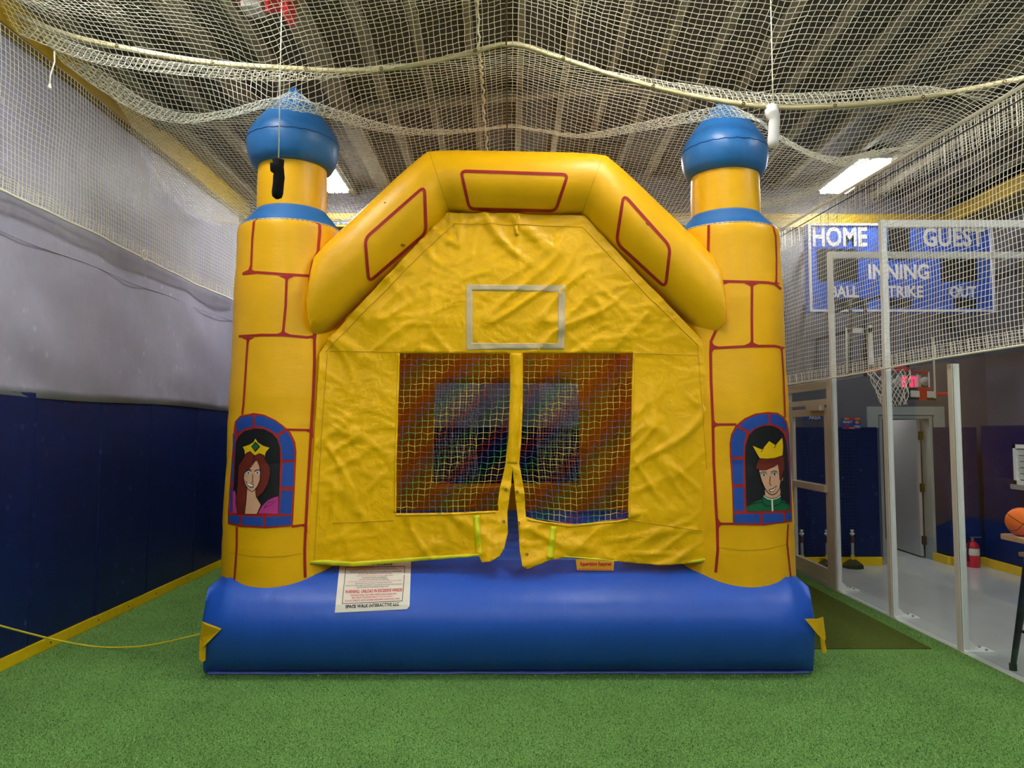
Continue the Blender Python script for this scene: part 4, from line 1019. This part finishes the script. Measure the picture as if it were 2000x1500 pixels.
def back_net(x0, x1, label, seed):
    r = thing('backstop_net', label, 'net', ((x0 + x1) / 2, 9.97, 0)); cell = .038
    n1, n2 = int((x1 - x0) / cell), int(3.0 / cell); Gn = np.zeros((n2 + 1, n1 + 1, 3))
    for i in range(n2 + 1):
        for j in range(n1 + 1):
            x = x0 + (x1 - x0) * j / n1; z = .02 + 3.0 * i / n2
            Gn[i, j] = (x + .02 * math.sin(z * 5 + seed), 9.97 + .03 * noise.noise(Vector((x * 5, z, seed))), z)
    twine(Gn, .003, 'netting', M['net'], r)['kind'] = 'stuff'
back_net(-2.0, P(931, 850, 9.97).x, 'cream backstop net behind the castle, left of its rear window gap', 2)
back_net(P(1052, 850, 9.97).x, 2.0, 'cream backstop net behind the castle, right of its rear window gap', 9)
def dark_net(px0, px1, label, seed):
    r = thing('dark_net', label, 'net', (P(px0, 900, 10.0).x, 10.0, 0)); a, b = P(px0, 900, 10.02).x, P(px1, 900, 10.02).x; cell = .045
    n1, n2 = max(3, int((b - a) / cell)), int(1.75 / cell); Gn = np.zeros((n2 + 1, n1 + 1, 3))
    for i in range(n2 + 1):
        for j in range(n1 + 1): Gn[i, j] = (a + (b - a) * j / n1 + .012 * math.sin(i * .5 + seed), 10.0 + .02 * math.sin(j * 1.7 + i * .2), .14 + 1.75 * i / n2)
    twine(Gn, .003, 'netting', M['darknet'], r)['kind'] = 'stuff'
dark_net(1570, 1584, 'dark blue net strip hanging on back pads behind the glass door', 1)
dark_net(1640, 1670, 'dark blue net strip hanging on back pads below the colourful sign', 3)
# ropes with socks
def rope_sock(px_, pyt, pyb, Y, m, label, knotw, length, cat):
    top = P(px_, pyt, Y); bot = P(px_, pyb, Y); rt_ = thing('weighted_rope', label, cat, (bot.x, Y, bot.z))
    MB().tube([Vector((bot.x, Y, roofz(bot.x) - .1)), Vector((bot.x, Y, bot.z + .01))], .0045, 6).build('rope', M['net'], rt_, smooth=True)
    s = length; z = bot.z; x = bot.x
    pr = [(x, z + .012, .012), (x - .004, z - .0, .03), (x, z - .03, .026), (x - .012, z - .045, .034), (x - .008, z - .07, .034), (x + .006, z - .095, .026), (x + .006, z - .13, .028), (x + .002, z - s * .6, .027), (x - .004, z - s * .85, .028), (x - .006, z - s * .95, .024), (x - .006, z - s, .01)]
    pr = [(a, b_, c * knotw) for a, b_, c in pr]
    MB().tube([Vector((a, Y + .004 * math.sin(i), b_)) for i, (a, b_, c) in enumerate(pr)], [c for a, b_, c in pr], 14).build('sock', m, rt_, smooth=True)
    return rt_
rope_sock(544, -200, 312, 5.2, M['blacksock'], 'knotted black sock weight on a cream rope in front of the left tower', 1.45, .285, 'rope')
rope_sock(1510, -200, 206, 5.3, M['whitesock'], 'knotted white sock weight on a cream rope beside the right tower dome', 1.5, .32, 'rope')
p0 = P(106, 100, 5.3); p1 = P(97, 168, 5.3); r = thing('short_rope', 'short frayed cream rope end dangling from the net at far left', 'rope', tuple(p1))
MB().tube([p0, p0.lerp(p1, .3) + Vector((.012, 0, 0)), p0.lerp(p1, .7) + Vector((-.006, 0, 0)), p1], .0055, 6).build('rope', M['net'], r, smooth=True)
MB().tube([p1 + Vector((0, 0, .02)), p1 + Vector((0, 0, 0)), p1 + Vector((0, 0, -.02))], [.005, .012, .018], 8).build('frayed_end', M['net'], r, smooth=True)
# red unit above the net
c = P(520, 5, 5.6); r = thing('ceiling_unit', 'red metal unit with clear plastic hanging above the net at upper left', 'ceiling unit', tuple(c))
MB().box((c.x - .22, 5.5, c.z + .0), (c.x + .2, 5.75, c.z + .05), bev=.01).build('red_housing', M['redpaint'], r)
MB().box((c.x + .14, 5.52, c.z - .13), (c.x + .2, 5.72, c.z), bev=.008).build('red_leg', M['redpaint'], r)
MB().box((c.x + .02, 5.52, c.z - .11), (c.x + .045, 5.56, c.z), bev=.004).build('red_bracket', M['redpaint'], r)
MB().box((c.x - .18, 5.53, c.z - .07), (c.x - .02, 5.7, c.z - .005), bev=.01).build('grey_motor', M['greyplastic'], r)
MB().lathe([(.03, c.z - .13), (.045, c.z - .12), (.045, c.z - .02), (.02, c.z)], (c.x - .02, 5.6), 16).build('clear_cover', M['clear'], r, smooth=True)
MB().box((c.x - .03, 5.58, c.z + .05), (c.x + .03, 5.64, roofz(c.x) - .0)).build('hanger', M['steel'], r)

# ================================================================= GLASS LINE
gw = struct('wall_glass')
posts = [(PZ(1640, 1152).y, 3.95), (PZ(1742, 1205).y, 3.92), (PZ(1888, 1271).y, PX(1890, 706, XG).z), (4.9, 2.45)]
posts[0] = (posts[0][0], PX(1625, 487, XG).z); posts[1] = (posts[1][0], PX(1722, 428, XG).z)
for i, (yy, zt) in enumerate(posts):
    pb = MB().box((XG, yy - .027, 0.012), (XG + .056, yy + .027, zt), bev=.003).build('post', M['whitepaint'], gw)
    MB().box((XG - .014, yy - .03, .0), (XG - .004, yy + .03, min(zt, 2.46))).build('channel', M['alu'], pb)
    MB().box((XG - .004, yy - .029, 0.0), (XG, yy + .029, min(zt, 2.46))).build('gasket', M['gasket'], pb)
    ft = MB().box((XG + .0, yy - .075, 0), (XG + .235, yy + .075, .014), bev=.003)
    ft.prism([(XG + .06, .012), (XG + .14, .012), (XG + .065, .09)], 1, yy - .012, yy + .012)
    ft.build('foot', M['whitepaint'], pb)
    for s in (-.045, .045): MB().lathe([(.012, .013), (.012, .026), (.006, .03)], (XG + .18, yy + s), 6).build('bolt', M['steel'], pb)
    if i < 2: MB().box((XG + .056, yy - .026, zt - .075), (XR - .05, yy + .026, zt), bev=.004).build('cross_beam', M['whitepaint'], gw)
ys = [q[0] for q in posts]
for a, b in ((ys[1], ys[0]), (ys[2], ys[1]), (ys[3], ys[2])):
    MB().box((XG + .012, a + .028, .02), (XG + .022, b - .028, 2.42)).build('glass_pane', M['glass'], gw)
# glass door with transom
d1 = struct('door_1')
dn, df = ys[0] + .04, PX(1541, 1000, XG).y
zh = PX(1618, 742, XG).z; zt0 = PX(1618, 790, XG).z; zd = PX(1612, 797, XG).z
def bar(name, ya, yb, za, zb, t=.05, m='alu'): return MB().box((XG - .01, ya, za), (XG - .01 + t, yb, zb), bev=.003).build(name, M[m], d1)
bar('door_jamb', dn, dn + .07, 0, zh); bar('door_jamb', df - .1, df, 0, zh); bar('head_rail', dn + .07, df - .1, zh - .1, zh); bar('transom_bar', dn + .07, df - .1, zt0 - .0, zt0 + .07)
MB().box((XG + .01, dn + .07, zt0 + .07), (XG + .018, df - .1, zh - .1)).build('glass_pane', M['glass'], d1)
lf = MB(); y0_, y1_ = dn + .075, df - .105
lf = bar('door_stile', y0_, y0_ + .08, .02, zd, .045); bar('door_stile', y1_ - .1, y1_, .02, zd, .045)
bar('top_rail', y0_ + .08, y1_ - .1, zd - .09, zd, .045); bar('bottom_rail', y0_ + .08, y1_ - .1, .02, .2, .045)
zm = PX(1616, 955, XG).z; mb = MB().box((XG - .05, y0_ + .02, zm - .04), (XG + .02, y1_ - .02, zm + .04), bev=.004); mb.build('push_bar', M['alu'], d1)
mb = MB().box((XG - .075, y0_ + .05, zd - .03), (XG - .01, y0_ + .45, zd + .035), bev=.004); mb.build('door_closer', M['alu'], d1)
MB().box((XG + .008, y0_ + .08, .2), (XG + .016, y1_ - .1, zd - .09)).build('glass_pane', M['glass'], d1)

# ================================================================= THINGS IN THE SIDE ROOM
mt = MB().box((2.44, PZ(1700, 1268).y, 0), (3.54, 10.0, .008), bev=.003).build('turf_mat', M['mat']); tag(mt, 'flat olive green putting mat on the turf right of the castle', 'mat')
# scoreboard
YS = 9.5
sx0, sx1, sz0, sz1 = P(1579, 500, YS).x, P(1939, 500, YS).x, P(1700, 609, YS).z, P(1700, 437, YS).z
sb = thing('scoreboard', 'blue baseball scoreboard reading HOME, GUEST, INNING, BALL, STRIKE and OUT behind right net', 'scoreboard', ((sx0 + sx1) / 2, YS, sz0))
MB().box((sx0, YS, sz0), (sx1, YS + .14, sz1)).build('cabinet', M['sbblue'], sb)
for x_ in (sx0 + .3, sx1 - .3):
    for z_ in (sz0 + .2, sz1 - .2): MB().box((x_ - .03, YS + .14, z_ - .03), (x_ + .03, YB, z_ + .03)).build('standoff_arm', M['black'], sb)
mb = MB(); t = .028
mb.box((sx0, YS - .02, sz0), (sx0 + t, YS, sz1)); mb.box((sx1 - t, YS - .02, sz0), (sx1, YS, sz1)); mb.box((sx0 + t, YS - .02, sz1 - t), (sx1 - t, YS, sz1)); mb.box((sx0 + t, YS - .02, sz0), (sx1 - t, YS, sz0 + t))
mb.build('frame', M['sbwhite'], sb)
def U(px_, py_): p = P(px_, py_, YS); return p.x, p.z
def sbtext(t_, x0, y0, x1, y1_, bold=.03):
    v_, f_, _ = text2d(t_, bold); (ax, az), (bx2, bz) = U(x0, y1_), U(x1, y0)
    mb = MB().add([(ax + (bx2 - ax) * a_, YS - .004, az + (bz - az) * b_) for a_, b_ in v_], f_); return mb.build('lettering', M['sbwhite'], sb)
sbtext('HOME', 1587, 443, 1693, 482); sbtext('GUEST', 1803, 445, 1921, 482); sbtext('INNING', 1696, 516, 1814, 546); sbtext('BALL', 1622, 558, 1677, 581); sbtext('STRIKE', 1722, 558, 1802, 581); sbtext('OUT', 1855, 559, 1906, 581)
for (a_, b_, c_, d_) in ((1598, 486, 1674, 549), (1735, 444, 1775, 508), (1838, 495, 1906, 550), (1627, 583, 1688, 601), (1737, 583, 1780, 601), (1864, 583, 1906, 602)):
    (ax, az), (bx2, bz) = U(a_, d_), U(c_, b_); MB().box((ax, YS - .006, az), (bx2, YS + .01, bz)).build('digit_panel', M['black'], sb)
(ax, az), (bx2, bz) = U(1791, 501), U(1816, 494); MB().box((ax, YS - .005, az), (bx2, YS, bz)).build('maker_plate', M['sbwhite'], sb)
# exit sign
ye = YB - .06; c = P(1779, 746, ye); r = thing('exit_sign', 'red lit EXIT sign with twin lamps on the back wall behind the hoop', 'exit sign', tuple(c))
a_ = P(1755, 757, ye); b_ = P(1799, 733, ye); MB().box((a_.x, ye, a_.z), (b_.x, YB, b_.z), bev=.008).build('sign_box', M['exitbox'], r)
v_, f_, _ = text2d('EXIT', .03); a_ = P(1763, 756, ye - .01); b_ = P(1793, 736, ye - .01)
MB().add([(a_.x + (b_.x - a_.x) * p, ye - .004, a_.z + (b_.z - a_.z) * q) for p, q in v_], f_).build('lettering', M['exit'], r)
for px_, py_ in ((1745, 748), (1804, 744)):
    q = P(px_, py_, ye); MB().tube([(q.x, ye + .05, q.z), (q.x, ye + .02, q.z), (q.x, ye - .05, q.z - .01)], [.03, .05, .065], 14).build('lamp_head', M['exitbox'], r, smooth=True)
# signs on the back wall
def wallsign(name, label, x0, y0, x1, y1_, Y, bg, items):
    a_ = P(x0, y1_, Y); b_ = P(x1, y0, Y); r = thing(name, label, 'sign', ((a_.x + b_.x) / 2, Y, a_.z))
    MB().box((a_.x, Y, a_.z), (b_.x, Y + .012, b_.z)).build('board', M[bg], r)
    for it in items:
        if it[0] == 'text':
            v_, f_, _ = text2d(it[1], .02); p_ = P(it[2], it[5], Y - .004); q_ = P(it[4], it[3], Y - .004)
            MB().add([(p_.x + (q_.x - p_.x) * s, Y - .003, p_.z + (q_.z - p_.z) * t_) for s, t_ in v_], f_).build('lettering', M[it[6]], r)
        elif it[0] == 'star':
            cc = P(it[1], it[2], Y); R = it[3] * Y / F; q = []
            for k in range(16): rr = R if k % 2 == 0 else R * .55; q.append((cc.x + rr * 1.3 * math.cos(k * PI / 8), cc.z + rr * math.sin(k * PI / 8)))
            MB().prism(q, 1, Y - .003, Y).build('burst', M[it[4]], r)
        else:
            p_ = P(it[1], it[4], Y - .004); q_ = P(it[3], it[2], Y - .004); MB().box((p_.x, Y - .002, p_.z), (q_.x, Y, q_.z)).build('stripe', M[it[5]], r)
wallsign('poster_sign', 'colourful READY FIRE sign on back wall above the pads, beside the doorway', 1644, 816, 1680, 838, YP - .02, 'signblue', [('box', 1649, 816, 1658, 820, 'orangeprint'), ('box', 1658, 816, 1670, 820, 'redpaint'), ('box', 1670, 816, 1680, 820, 'orangeprint'), ('box', 1648, 834, 1659, 838, 'redpaint'), ('box', 1659, 834, 1670, 838, 'orangeprint'), ('text', 'READY', 1647, 822, 1665, 826, 'white'), ('text', 'FIRE', 1668, 831, 1680, 835, 'white'), ('star', 1674, 825, 4, 'orangeprint'), ('star', 1655, 829, 3, 'redpaint')])
wallsign('poster_sign', 'blue AREA sign on the back wall seen through the glass door', 1567, 800, 1606, 821, YB - .02, 'signblue', [('text', 'AREA', 1580, 811, 1603, 819, 'white')])
# delineator stands
def stand(pole):
    r = thing('delineator_stand', 'x', 'stand', group='rubber based stands by the back pads')
    MB().lathe([(.138, 0), (.138, .035), (.13, .045), (.05, .105), (.03, .11)], (0, 0), 8).build('rubber_base', M['rubber'], r, local=True)
    MB().lathe([(.026, .1), (.026, .17)], (0, 0), 12).build('yellow_socket', M['yboard'], r, local=True)
    MB().lathe([(.019, .16), (.019, .47)], (0, 0), 12).build('pole', M['greyplastic'], r, local=True)
    MB().lathe([(.023, .33), (.023, .42)], (0, 0), 12).build('printed_sleeve', M['brown'], r, local=True)
    MB().lathe([(.03, .44), (.03, .46), (.012, .465), (.012, .48), (.022, .485), (.022, .5)], (0, 0), 12).build('cap', M['whitepaint'], r, local=True)
    return r
st = stand(True); lab = ['grey pole on black rubber base seen through glass door, leftmost stand', 'grey pole on rubber base, middle stand half hidden by the door stile', 'grey pole on black rubber base right of first white post']
for i, (px_, py_) in enumerate(((1567, 1104), (1616, 1101), (1666, 1106))):
    p = P(px_, py_, YP - .19); o = st if i == 0 else dup(st, (0, 0, 0)); o.location = (p.x, p.y, 0); o['label'] = lab[i]
# fire extinguisher
p = P(1901, 1103, YP - .14); c = (min(p.x, XP - .13), p.y); r = thing('fire_extinguisher', 'red fire extinguisher with white label standing in the back corner', 'fire extinguisher', (c[0], c[1], 0))
s = .078
MB().lathe([(s * .95, 0), (s, .01), (s, .27), (s * .9, .3), (s * .55, .33), (.022, .34), (.022, .355)], c, 24).build('cylinder', M['redpaint'], r, smooth=True, sharp=40)
MB().lathe([(s * 1.01, .16), (s * 1.01, .25)], c, 24).build('paper_label', M['label'], r, smooth=True, sharp=40)
MB().lathe([(.02, .35), (.02, .38), (.01, .385)], c, 12).build('valve', M['steel'], r)
MB().box((c[0] - .03, c[1] - .012, .385), (c[0] + .12, c[1] + .012, .4)).build('handle', M['steel'], r)
MB().tube([(c[0] - .02, c[1], .37), (c[0] - .07, c[1] - .03, .34), (c[0] - .09, c[1] - .03, .2), (c[0] - .085, c[1] - .03, .08)], .011, 8).build('hose', M['black'], r, smooth=True)
# basketball hoop
YH = 8.6
hc = P(1733, 722, YH); r = thing('basketball_hoop', 'clear backboard basketball hoop with red rim and white net behind glass', 'basketball hoop', tuple(hc))
bl_, br_ = P(1774, 780, YH), P(1827, 778, YH + .25); zt_ = P(1774, 655, YH).z; zb_ = bl_.z
dirb = Vector((br_.x - bl_.x, br_.y - bl_.y, 0)); Wd = dirb.length; dirb.normalize(); nb = Vector((dirb.y, -dirb.x, 0))
def bb(name, u0, u1, z0_, z1_, m, d0=-.01, d1=.01):
    q = [bl_ + dirb * u0 + nb * d1, bl_ + dirb * u1 + nb * d1, bl_ + dirb * u1 + nb * d0, bl_ + dirb * u0 + nb * d0]
    return MB().add([(p.x, p.y, z0_) for p in q] + [(p.x, p.y, z1_) for p in q], [(3, 2, 1, 0), (4, 5, 6, 7), (0, 1, 5, 4), (1, 2, 6, 5), (2, 3, 7, 6), (3, 0, 4, 7)]).build(name, M[m], r)
bb('backboard', .02, Wd - .01, zb_ + .02, zt_, 'clear', -.004, .004)
bb('frame', 0, .025, zb_, zt_, 'black'); bb('frame', .025, Wd, zb_, zb_ + .02, 'black'); bb('frame', Wd - .008, Wd, zb_ + .02, zt_, 'alu')
bb('edge_pad', .03, Wd * .36, zb_ + .03, zb_ + .105, 'label', .01, .02); bb('edge_pad', Wd * .6, Wd * .95, zb_ + .03, zb_ + .105, 'label', .01, .02)
bb('red_bracket', Wd * .36, Wd * .6, zb_ + .0, zb_ + .13, 'redrim', .01, .03); bb('red_bracket', Wd * .3, Wd * .76, zb_ + .12, zb_ + .15, 'redrim', .01, .03)
bb('target_line', Wd * .3, Wd * .34, zb_ + .15, zb_ + .32, 'sbwhite', .01, .014); bb('target_line', Wd * .72, Wd * .77, zb_ + .15, zb_ + .34, 'sbwhite', .01, .014); bb('target_line', Wd * .05, Wd * .72, zb_ + .31, zb_ + .345, 'redrim', .01, .014)
bm_ = bl_ + dirb * Wd * .4; RR = .225; rc = Vector((hc.x, YH - .02, hc.z))
mb = MB(); mb.tube([rc + Vector((RR * math.cos(q), RR * math.sin(q), 0)) for q in np.linspace(0, 2 * PI, 32, endpoint=False)], .01, 8, closed=True)
mb.build('rim', M['redrim'], r, smooth=True)
MB().tube([rc + Vector((RR * .9, .02, -.01)), Vector((bm_.x, bm_.y - .02, hc.z - .03))], .016, 8).build('rim_bracket', M['redrim'], r, smooth=True)
mb = MB(); n = 10
for k in range(n):
    for sg in (1, -1):
        pts = []
        for i in range(9):
            t = i / 8; a0 = 2 * PI * k / n + sg * t * PI * .55; rr = RR * (1 - .42 * t) + .015 * math.sin(k * 2.1 + i)
            pts.append(rc + Vector((rr * math.cos(a0) + .05 * t, rr * math.sin(a0), -.42 * t + .012 * math.sin(k * 1.3 + 5 * t))))
        mb.tube(pts, .0045, 5)
mb.build('net_cords', M['net'], r, smooth=True)
q = br_ + Vector((0, 0, .05)); MB().tube([bl_ + dirb * Wd * .7 + Vector((0, .05, .06)), P(1872, 768, YH + .35)], .02, 8).build('support_arm', M['redrim'], r, smooth=True)
# swing-arm bracket for the hoop, seen through the net
for px_ in (1661, 1690):
    a_ = P(px_, 735, YH + .3); b_ = P(px_, 585, YH + .3); MB().tube([a_, b_], .022, 8).build('upright', M['black'], r, smooth=True)
MB().tube([P(1627, 610, YH + .3), P(1725, 575, YH + .3)], .018, 8).build('brace', M['black'], r, smooth=True)
mb = MB()
for (x0, y0_, x1, y1_) in ((1655, 640, 1663, 728), (1697, 635, 1704, 712), (1655, 640, 1704, 650)):
    a_ = P(x0, y1_, YH + .34); b_ = P(x1, y0_, YH + .34); mb.box((a_.x, a_.y, a_.z), (b_.x, a_.y + .02, b_.z))
mb.build('mount_frame', M['whitepaint'], r)
MB().box((P(1690, 650, YH + .36).x, YH + .36, P(1690, 640, YH + .36).z), (P(1697, 650, YH + .36).x, YB, P(1690, 632, YH + .36).z)).build('wall_arm', M['black'], r)
# table with balls
tb = thing('bar_table', 'tall pine topped table with black splayed metal legs at right edge', 'table', (4.23, 5.26, 0))
ZT = 1.02; x0, x1, y0_, y1_ = 3.83, 4.62, 4.74, 5.80
def rounded(x0, y0, x1, y1, r, n=5):
    q = []
    for cx_, cy_, a0 in ((x1 - r, y1 - r, 0), (x0 + r, y1 - r, PI / 2), (x0 + r, y0 + r, PI), (x1 - r, y0 + r, 1.5 * PI)):
        for k in range(n + 1): q.append((cx_ + r * math.cos(a0 + PI / 2 * k / n), cy_ + r * math.sin(a0 + PI / 2 * k / n)))
    return q
MB().prism(rounded(x0, y0_, x1, y1_, .07), 2, ZT - .035, ZT).build('table_top', M['wood'], tb)
MB().prism(rounded(x0 + .13, y0_ + .1, x1 - .1, y1_ - .02, .05), 2, .855, .88).build('lower_shelf', M['wood'], tb)
mb = MB().box((x0 + .16, y0_ + .14, .88), (x1 - .13, y1_ - .12, ZT - .035)); mb.build('apron', M['blackmetal'], tb)
for (sx, sy) in ((0, 0), (1, 0), (0, 1), (1, 1)):
    tx = x0 + .12 if sx == 0 else x1 - .12; ty = y0_ + .2 if sy == 0 else y1_ - .2
    fx = tx - .1 if sx == 0 else tx + .1; fy = ty - .1 if sy == 0 else ty + .1
    lg = MB().tube([(tx, ty, .93), (fx, fy, .03)], [.034, .02], 8).build('leg', M['blackmetal'], tb, smooth=True, sharp=50)
    MB().lathe([(.026, 0), (.026, .05)], (fx, fy), 10).build('rubber_foot', M['rubber'], lg)
zr_ = .3
MB().tube([(x0 + .075, y0_ + .13, zr_), (x1 - .075, y0_ + .13, zr_), (x1 - .075, y1_ - .13, zr_), (x0 + .075, y1_ - .13, zr_)], .01, 6, closed=True).build('foot_rail', M['blackmetal'], tb)
bc = P(1995, 1028, 5.66); R = .108
bk = thing('basketball', 'orange basketball with black seams on the pine table top', 'ball', (bc.x, bc.y, ZT))
MB().sphere((bc.x, bc.y, ZT + R), R, 32, 20).build('ball_skin', M['orange'], bk, smooth=True)
mb = MB(); C0 = Vector((bc.x, bc.y, ZT + R)); rot = Euler((.5, .35, .4)).to_matrix()
for kind in range(4):
    pts = []
    for q in np.linspace(0, 2 * PI, 48, endpoint=False):
        if kind == 0: d = Vector((math.cos(q), math.sin(q), 0))
        elif kind == 1: d = Vector((0, math.cos(q), math.sin(q)))
        else:
            s = 1 if kind == 2 else -1; d = Vector((s * (.62 + .18 * math.cos(2 * q)), math.cos(q) * .78, math.sin(q) * .78)).normalized()
        pts.append(C0 + rot @ d * (R + .0003))
    mb.tube(pts, .0022, 5, closed=True)
mb.build('seams', M['black'], bk, smooth=True)
d_ = thing('grey_ball', 'dark grey ball on the table at right edge beside the basketball', 'ball', (bc.x + .19, bc.y - .12, ZT))
MB().sphere((bc.x + .19, bc.y - .12, ZT + .09), .09, 24, 14).build('ball_skin', M['darkball'], d_, smooth=True)
MB().tube([Vector((bc.x + .19 + .0903 * math.cos(q), bc.y - .12 + .0903 * math.sin(q), ZT + .09)) for q in np.linspace(0, 2 * PI, 32, endpoint=False)], .0015, 4, closed=True).build('seam', M['black'], d_, smooth=True)
